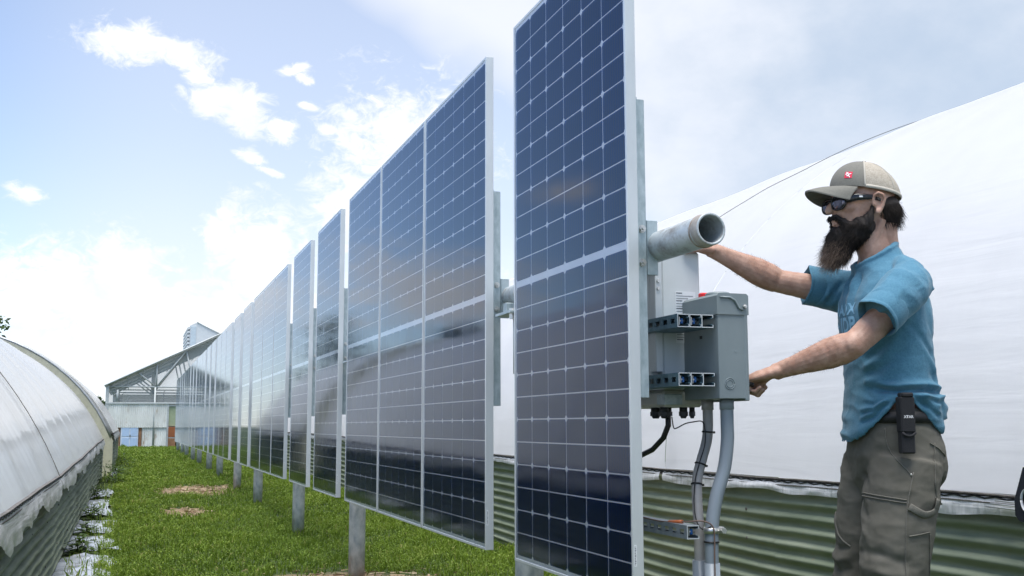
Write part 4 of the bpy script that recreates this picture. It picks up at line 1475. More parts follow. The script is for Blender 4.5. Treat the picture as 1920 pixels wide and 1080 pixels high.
# cable ties
ties = [(7, .0172, 'uppermost'), (16, .0172, 'second'), (21, .0172, 'third')]
for idx, r, wrd in ties:
    c = sp2[idx] + loc2; tn = (sp2[idx + 1] - sp2[idx - 1]).normalized()
    u = tn.cross(Vector((0, 1, 0))).normalized(); v = tn.cross(u)
    m = MB().tube([c + u * r * math.cos(a) + v * r * math.sin(a) for a in np.linspace(0, 2 * math.pi, 22)], .0022, 6, flat=(1, 1.4))
    hd = c + u * -r * 1.1 * (-1) - Vector((0, .004, 0))
    m.cbox(tuple(hd - Vector((.004, .004, .003))), tuple(hd + Vector((.004, .003, .004))), .001)
    tag(m.build('cable_tie', BLACK), f'{wrd} black cable tie round the brownish conduit', 'cable tie', 'cable ties on the conduit')
c = Vector((1.677, 2.975, .688))
m = MB().tube([c + Vector((.0222 * math.cos(a), .0222 * math.sin(a), 0)) for a in np.linspace(0, 2 * math.pi, 22)], .0022, 6, flat=(1, 1.4))
tag(m.build('cable_tie', BLACK), 'black cable tie round the smooth conduit below the zinc clamp', 'cable tie', 'cable ties on the conduit')

# thin sensor wires
m = MB().tube(spline([(1.668, 3.20, 1.068), (1.668, 3.19, 1.035), (1.672, 3.18, 1.030), (1.690, 3.15, 1.045), (1.700, 3.12, 1.05), (1.706, 3.07, 1.052), (1.708, 3.055, 1.03),
                      (1.704, 3.05, .98), (1.684, 3.05, .925), (1.666, 3.048, .87), (1.650, 3.03, .80), (1.646, 3.01, .75), (1.655, 2.99, .725), (1.665, 2.955, .735)], 80), .0020, 6)
tag(m.build('thin_wire', CABLE), 'thin black wire looping from the inverter along the brownish conduit', 'wire')
m = MB().tube(spline([(1.560, 3.25, .748), (1.575, 3.10, .742), (1.60, 3.0, .748), (1.640, 2.96, .752), (1.668, 2.949, .735), (1.672, 2.948, .69), (1.670, 2.947, .62), (1.671, 2.947, .3)], 60), .0024, 6)
w = tag(m.build('thin_wire', pm('brown_wire', (.14, .09, .07), .6)), 'thin brown wire with an orange splice along the low strut channel', 'wire')
MB().tube([(1.583, 3.07, .7425), (1.597, 3.01, .7475)], .0058, 8).build('orange_splice', pm('orange_splice', (.45, .12, .035), .5), w)

# ------------------------------------------------------------------ tool bag at the right picture edge
t = thing('tool_bag', 'black tool bag with white round emblem hanging on the right tunnel wall', 'bag', (3.0, 2.965, .70))
BAG = pm('black_bag_cloth', (.012, .014, .022), .75, bump=.3, bscale=120)
MB().prism([(.140, 0.02), (.140, .075), (.092, .19), (-.15, .21), (-.17, .02), (-.1, 0), (.12, 0)], 0, -.03, .05).build('bag_body', BAG, t)
EMB = pm('white_emblem', (.75, .75, .76), .6)
MB().tube([(-.0335, .07 + .032 * math.cos(a), .075 + .042 * math.sin(a)) for a in np.linspace(0, 2 * math.pi, 30)], .008, 6, flat=(.2, 1)).build('emblem_ring', EMB, t)
MB().cbox((-.036, .058, .050), (-.031, .082, .10), .001).build('emblem_mark', EMB, t)
MB().tube(spline([(0, -.14, .20), (.01, -.13, .27), (.02, -.06, .28), (.0, -.03, .20)], 20), .012, 8, flat=(.4, 1.2)).build('strap', BAG, t)
t2 = thing('metal_rod_bundle', 'bundle of thin metal rods jutting out behind the black tool bag', 'rods', (3.02, 3.12, .735))
for k in range(3):
    MB().tube([(-.01 + .004 * k, -.02, .0 + .012 * k), (.02 + .004 * k, .20 - .02 * k, .0 + .012 * k)], .0035, 6).build('rod', ZINC, t2)

# ================================================================== THE MAN
MAN_C = Vector((2.27, 2.86, 0))
MAN_A = R(12)
SKINM = pm('sunburnt_skin', (.37, .205, .145), .55, vscale=30, color2=(.50, .310, .235), bump=.22, bscale=220, subsurface=.12)
SHIRT = pm('heather_blue_cotton', (.052, .168, .255), .9, vscale=180, color2=(.075, .214, .308), bump=.25, bscale=350, sheen=.15)
PANTS = pm('olive_grey_canvas', (.098, .092, .074), .9, vscale=7, color2=(.140, .132, .110), bump=.15, bscale=500)
SEAM = pm('stitched_seam', (.115, .110, .092), .9, vscale=200, color2=(.165, .158, .135))
HAIR = pm('dark_brown_hair', (.010, .007, .006), .75, vscale=40, color2=(.028, .018, .013))
BEARD_TIP = pm('brown_beard_tip', (.14, .09, .06), .5, vscale=60, color2=(.28, .20, .15))
CAPF = pm('olive_cap_twill', (.150, .146, .126), .85, vscale=200, color2=(.182, .177, .154), bump=.2, bscale=900)
CAPM = pm('beige_cap_mesh', (.36, .32, .26), .85, vscale=60, color2=(.44, .395, .33))
LENS = pm('mirror_lens', (.10, .10, .13), .06, .85, var=.1)
PRINT = pm('pale_blue_print', (.24, .46, .62), .8, vscale=90, color2=(.17, .38, .54))
BELT = pm('black_belt', (.012, .012, .014), .6)

man = thing('person', 'bearded man in blue t-shirt, olive trousers and cap working at the grey box', 'person', MAN_C)
man.rotation_euler.z = math.pi - MAN_A      # local +x is where he faces, local +y his left... mirrored below
# local frame: x forward, y = his left, z up. Rotating by pi - a sends +x to (-cos a, sin a) and +y to (-sin a, -cos a).


def remeshed(mb, name, voxel, smooth_it=2):
    """join everything collected in mb into one continuous surface"""
    me = mb.mesh(name + '_raw')
    bm = bmesh.new(); bm.from_mesh(me); bmesh.ops.recalc_face_normals(bm, faces=bm.faces[:]); bm.to_mesh(me); bm.free()
    o = bpy.data.objects.new(name + '_raw', me)
    COL.objects.link(o)
    md = o.modifiers.new('r', 'REMESH'); md.mode = 'VOXEL'; md.voxel_size = voxel; md.use_smooth_shade = True
    if smooth_it:
        ms = o.modifiers.new('s', 'SMOOTH'); ms.iterations = smooth_it; ms.factor = .5
    dg = bpy.context.evaluated_depsgraph_get()
    out = bpy.data.meshes.new_from_object(o.evaluated_get(dg))
    out.name = name
    bpy.data.objects.remove(o)
    bpy.data.meshes.remove(me)
    return out


def get_co(me):
    c = np.empty(len(me.vertices) * 3, dtype=np.float32); me.vertices.foreach_get('co', c)
    n = np.empty(len(me.vertices) * 3, dtype=np.float32); me.vertices.foreach_get('normal', n)
    return c.reshape(-1, 3).astype(float), n.reshape(-1, 3).astype(float)


def set_co(me, c):
    me.vertices.foreach_set('co', np.ascontiguousarray(c, dtype=np.float32).ravel()); me.update()


def seg_dist(P, a, b):
    a, b = np.array(a, float), np.array(b, float)
    ab = b - a
    t = np.clip(((P - a) @ ab) / (ab @ ab), 0, 1)
    return np.linalg.norm(P - (a + t[:, None] * ab), axis=1), t


def folds(me, lst, noise_amp=0.0, nscale=20, gain=1.0, ridge=None):
    """lst: (polyline, width, height): ridges (height>0) and creases (height<0) pressed into the cloth"""
    P, N = get_co(me)
    D = np.zeros(len(P))
    for line, w, h in lst:
        best = np.full(len(P), 9.0); tt = np.zeros(len(P))
        k = len(line) - 1
        for i in range(k):
            d, t = seg_dist(P, line[i], line[i + 1])
            c = d < best
            best = np.where(c, d, best); tt = np.where(c, (i + t) / k, tt)
        fade = np.clip(np.sin(math.pi * np.clip(tt, .03, .97)) * 2.2, 0, 1)
        D += h * gain * np.exp(-(best / w) ** 2) * fade
    if ridge:
        for k_, (sx, sy, sz, am) in enumerate(ridge):
            q_ = vnoise(P, sx, sy, sz, 3.7 * k_ + 1.1, 2)
            D += am(P) * (np.clip(1 - np.abs(q_) * 2.6, -.2, 1) - .35)
    if noise_amp:
        D += noise_amp * (fbm(P[:, 0] * nscale + P[:, 2] * 7, P[:, 1] * nscale + P[:, 2] * nscale * .6, 1, 3))
    set_co(me, P + N * D[:, None])
    return me


def ering(cf, cl, u, d, w, n=36, e=2.3, tilt=0.0):
    """horizontal super-ellipse ring: half depth d (forward), half width w; tilt raises the front"""
    out = []
    for j in range(n):
        a = 2 * math.pi * j / n
        c, s = math.cos(a), math.sin(a)
        r = (abs(c) ** e + abs(s) ** e) ** (-1 / e)
        out.append((cf + d * r * c, cl + w * r * s, u + tilt * c))
    return out


# --- arms and hands ---------------------------------------------------------
SH_L, EL_L, WR_L = (-.005, .172, 1.455), (.208, .190, 1.276), (.370, .016, 1.210)
SH_R, EL_R, WR_R = (.02, -.175, 1.470), (.285, -.205, 1.522), (.512, -.165, 1.612)


def arm(mb, s, e, w, scale=1.0):
    s, e, w = Vector(s), Vector(e), Vector(w)
    up, fo = (e - s), (w - e)
    mb.tube([s, s + up * .35, s + up * .65, s + up * .88, e], [.054 * scale, .052 * scale, .047 * scale, .043 * scale, .042 * scale], 18)
    mb.ball(tuple(e), .0415 * scale)
    side = fo.normalized().cross(Vector((0, 0, 1))).normalized()
    mb.tube([e, e + fo * .14, e + fo * .32, e + fo * .55, e + fo * .78, w, w + fo.normalized() * .02],
            [.0415 * scale, .0465 * scale, .0465 * scale, .039 * scale, .031 * scale, .0265 * scale, .0265 * scale], 18, flat=(.92, 1.08))
    mb.ball(tuple(w), .027 * scale)


def hand(mb, wrist, fwd, back, thumb_side, curls, thumb=(.6, .5), spread=.012, k=1.0):
    """fwd: wrist to knuckles; back: outward normal of the back of the hand; thumb_side: towards the thumb.
    curls: per finger three bend angles towards the palm (radians)"""
    W, f = Vector(wrist), Vector(fwd).normalized()
    b = Vector(back); b = (b - f * b.dot(f)).normalized()
    s = f.cross(b)
    if s.dot(Vector(thumb_side)) < 0:
        s = -s
    # palm
    rings = []
    for q, hw, th in ((-.01, .026, .021), (.015, .031, .020), (.045, .039, .018), (.075, .042, .016), (.092, .040, .0125), (.099, .034, .008)):
        c = W + f * q * k
        rings.append([c + s * (hw * k * math.cos(a)) + b * (th * k * math.sin(a)) for a in np.linspace(0, 2 * math.pi, 18, endpoint=False)])
    mb.ring(rings)
    lens = [(.043, .026, .020), (.047, .030, .021), (.043, .028, .021), (.034, .021, .019)]     # index .. little
    rad = [.0088, .0092, .0088, .0078]
    for i in range(4):
        off = (.0315 - .0205 * i) * k
        p = W + f * (.092 - .005 * abs(i - 1.2)) * k + s * off + b * .001
        d = (f + s * (spread * (1.5 - i))).normalized()
        axis = s
        pts = [p - d * .014 * k, p]
        cur = 0
        for j in range(3):
            cur += curls[i][j]
            dd = d * math.cos(cur) - b * math.sin(cur)
            p = p + dd * lens[i][j] * k
            pts.append(p)
        r = rad[i] * k
        mb.tube(pts, [r * 1.1, r * 1.12, r * 1.0, r * .93, r * .78], 10)
        for q, pp in enumerate(pts[1:]):
            mb.ball(tuple(pp), r * (1.14, 1.06, .98, .80)[q], 10, 6)
    # thumb from the side of the palm near its base
    p = W + f * .022 * k + s * .026 * k - b * .006
    d = (f * math.cos(thumb[0]) + s * math.sin(thumb[0]) - b * thumb[1]).normalized()
    pts = [p - d * .01, p + d * .034 * k]
    d2 = (d - s * .35 - b * .25).normalized(); pts.append(pts[-1] + d2 * .032 * k)
    d3 = (d2 - s * .30 - b * .2).normalized(); pts.append(pts[-1] + d3 * .026 * k)
    mb.tube(pts, [.0145 * k, .0125 * k, .0108 * k, .008 * k], 10)
    for q, pp in enumerate(pts[1:]):
        mb.ball(tuple(pp), (.0125, .011, .0085)[q] * k, 10, 6)


body = MB()
arm(body, SH_L, EL_L, WR_L, .94)
arm(body, SH_R, EL_R, WR_R, .93)
# left hand: over the door handle, fingers folded down round it
hand(body, WR_L, (.74, -.55, -.22), (.22, .10, .95), (-.6, -.8, .1),
     [(1.05, 1.55, 1.0), (1.02, 1.58, 1.0), (1.0, 1.6, 1.0), (.98, 1.62, 1.0)], (.3, .25), .03, 1.06)
# right hand: reaching up behind the tube, fingers loosely bent over the inverter's top edge
hand(body, WR_R, (.93, -.06, .26), (-.22, .0, .97), (0, 1, 0),
     [(.15, .30, .2), (.12, .30, .2), (.15, .30, .2), (.2, .35, .25)], (.35, .15), .02, .95)
# torso core, neck
body.ring([ering(0, 0, 1.05, .09, .13, 20), ering(.005, 0, 1.25, .10, .14, 20), ering(.015, 0, 1.40, .105, .155, 20), ering(.012, 0, 1.48, .085, .15, 20), ering(.01, 0, 1.52, .06, .09, 20)])
body.tube([(.000, 0, 1.49), (.018, 0, 1.56), (.038, 0, 1.62), (.052, 0, 1.70)], [.068, .058, .056, .058], 20, flat=(.95, 1.06))
body.tube([(-.01, 0, 1.52), (.0, 0, 1.60), (.01, 0, 1.68)], [.05, .045, .05], 16)
for s in (-1, 1):      # trapezius, sternomastoid
    body.tube([(.0, s * .03, 1.585), (.0, s * .08, 1.515), (0, s * .14, 1.48)], [.030, .038, .036], 12)
    body.tube([(.075, s * .018, 1.535), (.06, s * .035, 1.60), (.03, s * .055, 1.69)], [.012, .013, .014], 10)
# head: skull, face, jaw
H0 = Vector((.060, 0, 1.762))
body.ball(tuple(H0), (.098, .0765, .108), 28, 18)
body.ball((.095, 0, 1.725), (.072, .064, .085), 24, 14)
body.ball((.098, 0, 1.672), (.066, .056, .055), 20, 12)
body.ball((.128, 0, 1.650), (.034, .034, .030), 16, 10)
body.ball((.140, 0, 1.783), (.026, .052, .022), 16, 8)             # brow
for s in (-1, 1):
    body.ball((.128, s * .040, 1.728), (.030, .022, .022), 14, 8)   # cheekbone
    body.ball((.162, s * .0135, 1.7215), (.011, .0085, .008), 10, 6)  # nostril wing
    # ear: rim, lobe and hollow
    E0 = Vector((.055, s * .078, 1.737))
    rim = [(-.004, .003, -.030), (-.012, .007, -.012), (-.018, .012, .008), (-.012, .014, .024), (.002, .012, .031), (.013, .007, .024), (.016, .002, .010), (.014, .0, -.004)]
    body.tube([E0 + Vector((p[0], s * p[1], p[2])) for p in rim], [.0065, .006, .0055, .0055, .0055, .0055, .005, .004], 8)
    body.ball(tuple(E0 + Vector((.000, s * -.002, .003))), (.013, .005, .026), 12, 8)
    body.ball(tuple(E0 + Vector((.002, s * .004, -.028))), (.009, .006, .010), 10, 6)
    body.ball(tuple(E0 + Vector((.013, s * .001, -.004))), (.005, .005, .008), 8, 6)
# nose
body.tube([(.150, 0, 1.770), (.166, 0, 1.748), (.181, 0, 1.730), (.186, 0, 1.7195)], [.012, .0115, .0125, .0115], 12, flat=(.85, 1))
body.ball((.184, 0, 1.7215), (.0125, .011, .010), 12, 8)
# lips
body.ball((.163, 0, 1.690), (.012, .022, .006), 12, 6)
body.ball((.161, 0, 1.679), (.012, .020, .007), 12, 6)
body_me = remeshed(body, 'body', .0031, 2)
P, N = get_co(body_me)
# forearm sinews and a little unevenness
D = .0008 * fbm(P[:, 0] * 60, P[:, 2] * 60 + P[:, 1] * 30, 1, 2)
for a, b, w, h in (((.25, .24, 1.30), (.41, .10, 1.222), .007, .0022), ((.26, .255, 1.27), (.40, .115, 1.200), .006, .0016), ((.24, .225, 1.315), (.33, .16, 1.285), .012, .003),
                   ((.31, -.18, 1.555), (.47, -.15, 1.615), .008, .0018)):
    d, _ = seg_dist(P, a, b)
    D += h * np.exp(-(d / w) ** 2)
set_co(body_me, P + N * D[:, None])
body_me.materials.clear(); body_me.materials.append(SKINM)
link('body', body_me, man)

# --- shirt ----------------------------------------------------------------------
sh = MB()
prof = [(1.010, .000, .150, .186, 0), (1.03, .000, .153, .190, 0), (1.075, -.003, .148, .186, 0), (1.12, -.003, .142, .182, 0), (1.18, -.003, .138, .178, 0), (1.25, .000, .136, .176, 0), (1.32, .005, .136, .178, 0),
        (1.39, .012, .132, .180, 0), (1.44, .014, .122, .180, -.004), (1.485, .014, .106, .166, -.010), (1.520, .013, .092, .140, -.018), (1.550, .020, .080, .108, -.028), (1.574, .027, .074, .087, -.034), (1.590, .032, .071, .079, -.037)]
inner = [(1.583, .032, .065, .072, -.037), (1.555, .027, .060, .067, -.034)]
hem_in = [(1.05, 0, .138, .172, 0), (1.018, 0, .144, .178, 0)]
sh.ring([ering(c + .008, 0, u, d * .93, w * .93, 48, 2.2, tl) for u, c, d, w, tl in hem_in + prof + inner])
# sleeves, turned in at the hem
def sleeve(mb, pts, rad, flat):
    pts = [Vector(p) for p in pts]
    e = (pts[-1] - pts[-2]).normalized()
    pp = pts + [pts[-1] + e * .004, pts[-1] - e * .004, pts[-1] - e * .045]
    rr = rad + [rad[-1] - .006, rad[-1] - .013, rad[-1] - .016]
    mb.tube(pp, rr, 26, flat=flat)


sleeve(sh, [(-.005, .120, 1.470), (.005, .160, 1.468), (.040, .190, 1.445), (.085, .209, 1.408), (.122, .219, 1.376)], [.060, .068, .071, .068, .066], (1, 1.0))
sleeve(sh, [(.005, -.110, 1.475), (.030, -.150, 1.480), (.075, -.178, 1.488), (.120, -.190, 1.497), (.158, -.196, 1.503)], [.068, .074, .073, .069, .066], (1, 1.0))
for s in (-1, 1):
    sh.tube([(.0, s * .03, 1.545), (-.003, s * .10, 1.527), (.0, s * .165, 1.495)], [.030, .040, .046], 16)
    sh.ball((-.034, s * .072, 1.36), (.076, .068, .13), 16, 10)      # shoulder blades
shirt_me = remeshed(sh, 'shirt', .0042, 2)
# lift the hem over the pouch on his left hip, let front and back hang lower
P, N = get_co(shirt_me)
w_low = np.clip((1.20 - P[:, 2]) / .19, 0, 1)
lift = .110 * np.exp(-((P[:, 0] - .045) / .080) ** 2) * (P[:, 1] > 0) * np.clip(P[:, 1] / .10, 0, 1)
drop = .028 * np.exp(-((P[:, 0] - .15) / .07) ** 2) + .0 * P[:, 0]
P[:, 2] += w_low * (lift - drop)
# lower back bulge where the cloth bunches
P[:, 0] -= .022 * np.exp(-((P[:, 2] - 1.09) / .03) ** 2) * np.clip(-P[:, 0] / .1, 0, 1)
set_co(shirt_me, P)
F = []
W1 = .0085
# folds radiating from the pouch
for a, z1, x1 in ((0, 1.085, .150), (1, 1.055, .155), (2, 1.125, .150), (3, 1.165, .145)):
    F.append(([(.085, .165, 1.120 + .008 * a), (.12, .120, (1.115 + z1) / 2 - .008), (x1, .055, z1)], .0085, .0075 - .0008 * a))
    F.append(([(.085, .165, 1.110 + .008 * a), (.12, .120, (1.105 + z1) / 2 - .014), (x1, .055, z1 - .014)], .007, -.005))
for a, z1 in ((0, 1.06), (1, 1.09), (2, 1.125)):
    F.append(([(.005, .175, 1.120 + .006 * a), (-.06, .155, (1.12 + z1) / 2 - .008), (-.13, .08, z1)], .009, .0080))
    F.append(([(.005, .175, 1.108 + .006 * a), (-.06, .155, (1.105 + z1) / 2 - .012), (-.13, .08, z1 - .016)], .007, -.0055))
# the long crease where the shirt bunches above the belt
F.append(([(.125, .11, 1.165), (.06, .165, 1.155), (-.03, .170, 1.160), (-.11, .11, 1.150), (-.14, .03, 1.140)], .010, .0070))
F.append(([(.125, .11, 1.150), (.06, .165, 1.140), (-.03, .170, 1.145), (-.11, .11, 1.135)], .008, -.0060))
# pulls from the armpit across the side and the back
for a in range(6):
    F.append(([(.03 - .02 * a, .185, 1.36 - .02 * a), (-.03 - .016 * a, .165, 1.30 - .04 * a), (-.09, .12, 1.235 - .05 * a)], .014, .0032 * (1 if a % 2 else -1)))
for a in range(5):
    F.append(([(.06, .18, 1.33 - .035 * a), (.10, .135, 1.27 - .03 * a), (.13, .07, 1.23 - .02 * a)], .013, .0034 * (1 if a % 2 else -1)))
# vertical drape down the chest from the neck
for a in range(7):
    y0 = .045 - .030 * a
    F.append(([(.085, y0 * .7, 1.53), (.14, y0, 1.45), (.152, y0 * 1.15, 1.36), (.148, y0 * 1.1, 1.25)], .0085, .0042 * (1 if a % 2 else -.9)))
# left sleeve and shoulder
for a in range(5):
    F.append(([(.07 + .012 * a, .125 + .01 * a, 1.45 - .02 * a), (.10 + .01 * a, .20, 1.44 - .02 * a), (.09 + .012 * a, .265, 1.41 - .012 * a)], .0085, .0034 * (1 if a % 2 else -1)))
F.append(([(.035, .06, 1.545), (.005, .12, 1.53), (-.035, .175, 1.49), (-.06, .20, 1.43), (-.05, .20, 1.37)], .0035, .0022))   # armhole seam
F.append(([(.075, .215, 1.323), (.13, .285, 1.345), (.20, .27, 1.385)], .003, -.002))
# right sleeve
for a in range(5):
    F.append(([(.05 + .025 * a, -.135, 1.535 - .008 * a), (.07 + .025 * a, -.13, 1.48 - .008 * a), (.10 + .022 * a, -.16, 1.43)], .0075, .0035 * (1 if a % 2 else -1)))
# side seam
F.append(([(.02, .20, 1.32), (.015, .19, 1.24), (.02, .185, 1.17)], .003, -.0022))
# neck rib
ringp = [(.038 + .068 * math.cos(a), .076 * math.sin(a), 1.580 - .037 * math.cos(a)) for a in np.linspace(0, 2 * math.pi, 26)]
F.append((ringp, .006, .0028))
folds(shirt_me, F, .0, 22, 2.3, [(4, 4, 13, lambda P: .0050 * np.clip((1.30 - P[:, 2]) / .2, .15, 1)), (10, 10, 4, lambda P: .0040 * np.clip((P[:, 2] - 1.24) / .16, .15, 1)), (14, 14, 20, lambda P: .0013 + 0 * P[:, 2])])
shirt_me.materials.clear(); shirt_me.materials.append(SHIRT)
shirt = link('shirt', shirt_me, man)


def cuff(pts, rad, seed):
    """thin open sleeve end"""
    a, b = Vector(pts[0]), Vector(pts[1])
    tn = (b - a).normalized()
    u = tn.cross(Vector((0, 0, 1))).normalized(); w_ = tn.cross(u)
    n_ = 60
    rows_ = []
    prof_ = [(-.002, .0), (.0012, .15), (.0030, .55), (.0034, .80), (.0028, .83), (.0042, .86), (.0044, 1.0), (.0030, 1.015), (.0005, 1.0), (-.0015, .6), (-.004, .2)]
    L_ = (b - a).length
    for dr, q_ in prof_:
        row_ = []
        for j in range(n_):
            th = 2 * math.pi * j / n_
            wv = 1 + (.030 * math.sin(2 * th + seed) + .018 * math.sin(5 * th + seed * 2) + .010 * math.sin(9 * th + seed)) * q_
            r_ = (rad + dr) * wv
            row_.append(a + tn * (L_ * q_ + .004 * math.sin(3 * th + seed) * q_) + u * (r_ * math.cos(th)) + w_ * (r_ * math.sin(th)))
        rows_.append(row_)
    MB().ring(rows_, caps=False).build('sleeve_hem', SHIRT, shirt)


cuff([(.094, .2120, 1.400), (.148, .2255, 1.3535)], .0655, .6)
cuff([(.128, -.1915, 1.4985), (.188, -.2005, 1.5088)], .0655, 2.1)

# print on the chest, laid on the cloth
SB = BVHTree.FromPolygons([v.co for v in shirt_me.vertices], [p.vertices for p in shirt_me.polygons])


def lay_on(bvh, me, origin, right, up, inward, lift=.0012):
    """project a flat mesh (x right, y up) on to a surface"""
    o, r, u, d = Vector(origin), Vector(right), Vector(up), Vector(inward).normalized()
    for v in me.vertices:
        p = o + r * v.co.x + u * v.co.y
        hit = bvh.ray_cast(p - d * .25, d)
        v.co = (hit[0] + hit[1] * lift) if hit[0] is not None else p
    me.update()
    return me


def subdivided(mb_or_me, cuts=1):
    bm = bmesh.new(); bm.from_mesh(mb_or_me)
    bmesh.ops.triangulate(bm, faces=bm.faces[:])
    for _ in range(cuts):
        bmesh.ops.subdivide_edges(bm, edges=[e for e in bm.edges if e.calc_length() > .006], cuts=1, use_grid_fill=False)
        bmesh.ops.triangulate(bm, faces=bm.faces[:])
    bm.to_mesh(mb_or_me); bm.free()
    return mb_or_me


def text_mesh(body_txt, size, bold=0.0, shear=0.0):
    cu = bpy.data.curves.new('lettering', 'FONT')
    cu.body = body_txt; cu.size = size; cu.offset = bold; cu.shear = shear
    cu.align_x = 'CENTER'; cu.align_y = 'CENTER'; cu.resolution_u = 3
    o = bpy.data.objects.new('lettering', cu); COL.objects.link(o)
    dg = bpy.context.evaluated_depsgraph_get()
    me = bpy.data.meshes.new_from_object(o.evaluated_get(dg))
    bpy.data.objects.remove(o); bpy.data.curves.remove(cu)
    return me


# on the chest as seen: wearer's right to left runs +y to the reader's right -> reader's right is his left (+y)
for txt, size, yy, zz, bold in (('ADX', .050, .005, 1.402, .0016), ('IDP', .066, .008, 1.352, .0022)):
    me = subdivided(text_mesh(txt, size, bold), 2)
    me.materials.clear(); me.materials.append(PRINT)
    lay_on(SB, me, (.30, yy, zz), (0, 1, 0), (0, 0, 1), (-1, 0, 0))
    link('print_lettering', me, shirt)
m = MB()
leaf = [(0, -.014), (.014, -.006), (.016, .010), (.008, .026), (0, .034), (-.008, .026), (-.014, .010), (-.012, -.004)]
m.add([(x, y + .012, 0) for x, y in leaf], [tuple(range(8))])
m.add([(-.022, -.014, 0), (-.014, -.012, 0), (.004, -.034, 0), (.018, -.034, 0), (.010, -.044, 0), (-.006, -.044, 0)], [(0, 5, 4, 3, 2, 1)])
me = subdivided(m.mesh('print_emblem', PRINT), 2)
lay_on(SB, me, (.30, -.075, 1.392), (0, 1, 0), (0, 0, 1), (-1, 0, 0))
link('print_emblem', me, shirt)

# --- trousers ---------------------------------------------------------------------
tr = MB()
tr.ring([ering(.002, 0, u, d, w, 40) for u, d, w in ((.82, .10, .15), (.88, .122, .172), (.94, .130, .176), (1.0, .126, .170), (1.06, .120, .163), (1.09, .116, .158), (1.085, .10, .14))])
tr.ball((-.045, .072, .93), (.082, .085, .12), 18, 12); tr.ball((-.045, -.072, .93), (.082, .085, .12), 18, 12)
tr.tube([(.010, .088, .93), (.030, .095, .82), (.055, .098, .70), (.068, .098, .60), (.066, .098, .50), (.050, .100, .36), (.030, .10, .20), (.018, .10, .055)],
        [.108, .110, .104, .098, .093, .092, .092, .098], 26)
tr.tube([(.010, -.088, .93), (.030, -.098, .82), (.052, -.108, .70), (.060, -.112, .58), (.058, -.112, .48), (.040, -.115, .34), (.02, -.118, .18), (.01, -.118, .055)],
        [.110, .108, .100, .095, .091, .090, .092, .098], 26)
pants_me = remeshed(tr, 'trousers', .0052, 3)
FP = []
def lp(f, l, u): return (f, l, u)
# outer seam, pocket edges, knee wrinkles on the left leg
FP.append(([(.03, .205, .96), (.055, .208, .85), (.075, .205, .72), (.075, .195, .56), (.06, .195, .40)], .0035, .0028))
FP.append(([(.03 + .010, .205, .96), (.065, .208, .85), (.085, .205, .72), (.085, .195, .56)], .0035, -.002))
for a in range(7):
    z = .66 - .035 * a
    FP.append(([(.16, .05 + .01 * a, z), (.14, .16, z - .02 * math.sin(a)), (.06, .20, z - .03)], .013, .0045 * (1 if a % 2 else -1)))
    FP.append(([(.15, -.16, z + .01), (.155, -.10, z - .012), (.14, -.04, z)], .012, .0045 * (1 if a % 2 else -1)))
for a in range(5):
    z = .86 - .05 * a
    FP.append(([(-.10, .16, z + .02), (-.08, .10, z - .01), (-.05, .02, z - .03)], .014, .005 * (1 if a % 2 else -1)))
    FP.append(([(.09, .02, .90 - .02 * a), (.13, .06, .88 - .04 * a), (.16, .12, .85 - .05 * a)], .012, .0035 * (1 if a % 2 else -1)))
for a in range(6):
    z = .62 - .02 * a
    FP.append(([(-.03, .12, z), (-.025, .07, z - .02), (.0, .03, z - .01)], .010, .005 * (1 if a % 2 else -1)))
folds(pants_me, FP, .0, 16, 1.9, [(5, 5, 9, lambda P: .0045 + 0 * P[:, 2]), (15, 15, 24, lambda P: .0012 + 0 * P[:, 2])])
pants_me.materials.clear(); pants_me.materials.append(PANTS)
pants = link('trousers', pants_me, man)
TB = BVHTree.FromPolygons([v.co for v in pants_me.vertices], [p.vertices for p in pants_me.polygons])


def on_cloth(bvh, pts, outward=(0, 1, 0), lift=.0):
    out = []
    d = -Vector(outward).normalized()
    for p in pts:
        h = bvh.ray_cast(Vector(p) - d * .3, d)
        out.append((h[0] + h[1] * lift) if h[0] is not None else Vector(p))
    return out


def dense(pts, n=24):
    return spline(pts, n)


def stitched(name, pts, outward=(.35, 1, 0), r=.0021, mat=None):
    MB().tube(on_cloth(TB, dense(pts, 36), outward, .0006), r, 6, flat=(1.8, .8)).build(name, mat or SEAM, pants)


# front slash pocket, rear patch pocket, tool pocket, reinforcement panel, hammer loop
stitched('pocket_seam', [(.115, .20, 1.03), (.112, .20, .985), (.095, .20, .945), (.060, .20, .905), (.045, .20, .885)])
stitched('leg_seam', [(.045, .21, .90), (.070, .21, .80), (.080, .21, .70), (.082, .21, .58), (.07, .21, .45)])
stitched('knee_panel_seam', [(.175, .12, .835), (.14, .20, .828), (.068, .20, .820)], (.6, 1, 0))
stitched('knee_panel_seam', [(.175, .12, .826), (.14, .20, .819), (.068, .20, .811)], (.6, 1, 0))
stitched('knee_panel_seam', [(.16, -.14, .76), (.17, -.10, .70), (.16, -.05, .66)], (1, .1, 0))
stitched('rear_pocket_seam', [(-.035, .20, .985), (-.030, .20, .93), (-.025, .20, .87), (-.03, .20, .825)])
stitched('rear_pocket_seam', [(-.035, .20, .985), (-.075, .20, .965), (-.105, .18, .945)], (-.2, 1, 0))
stitched('rear_pocket_seam', [(-.03, .20, .825), (-.06, .20, .81), (-.10, .18, .80)], (-.2, 1, 0))
stitched('tool_pocket_seam', [(.066, .20, .715), (.02, .20, .722), (.0, .20, .725)])
stitched('tool_pocket_seam', [(.0, .20, .725), (.0, .20, .64), (.004, .20, .56), (.02, .20, .545), (.07, .20, .55)])
lp_ = on_cloth(TB, dense([(.062, .2, .80), (.02, .2, .778), (-.018, .2, .785), (-.032, .2, .82)], 20), (.1, 1, 0), .006)
MB().tube(lp_, [.010] * len(lp_), 8, flat=(.25, 1.1)).build('hammer_loop', SEAM, pants)
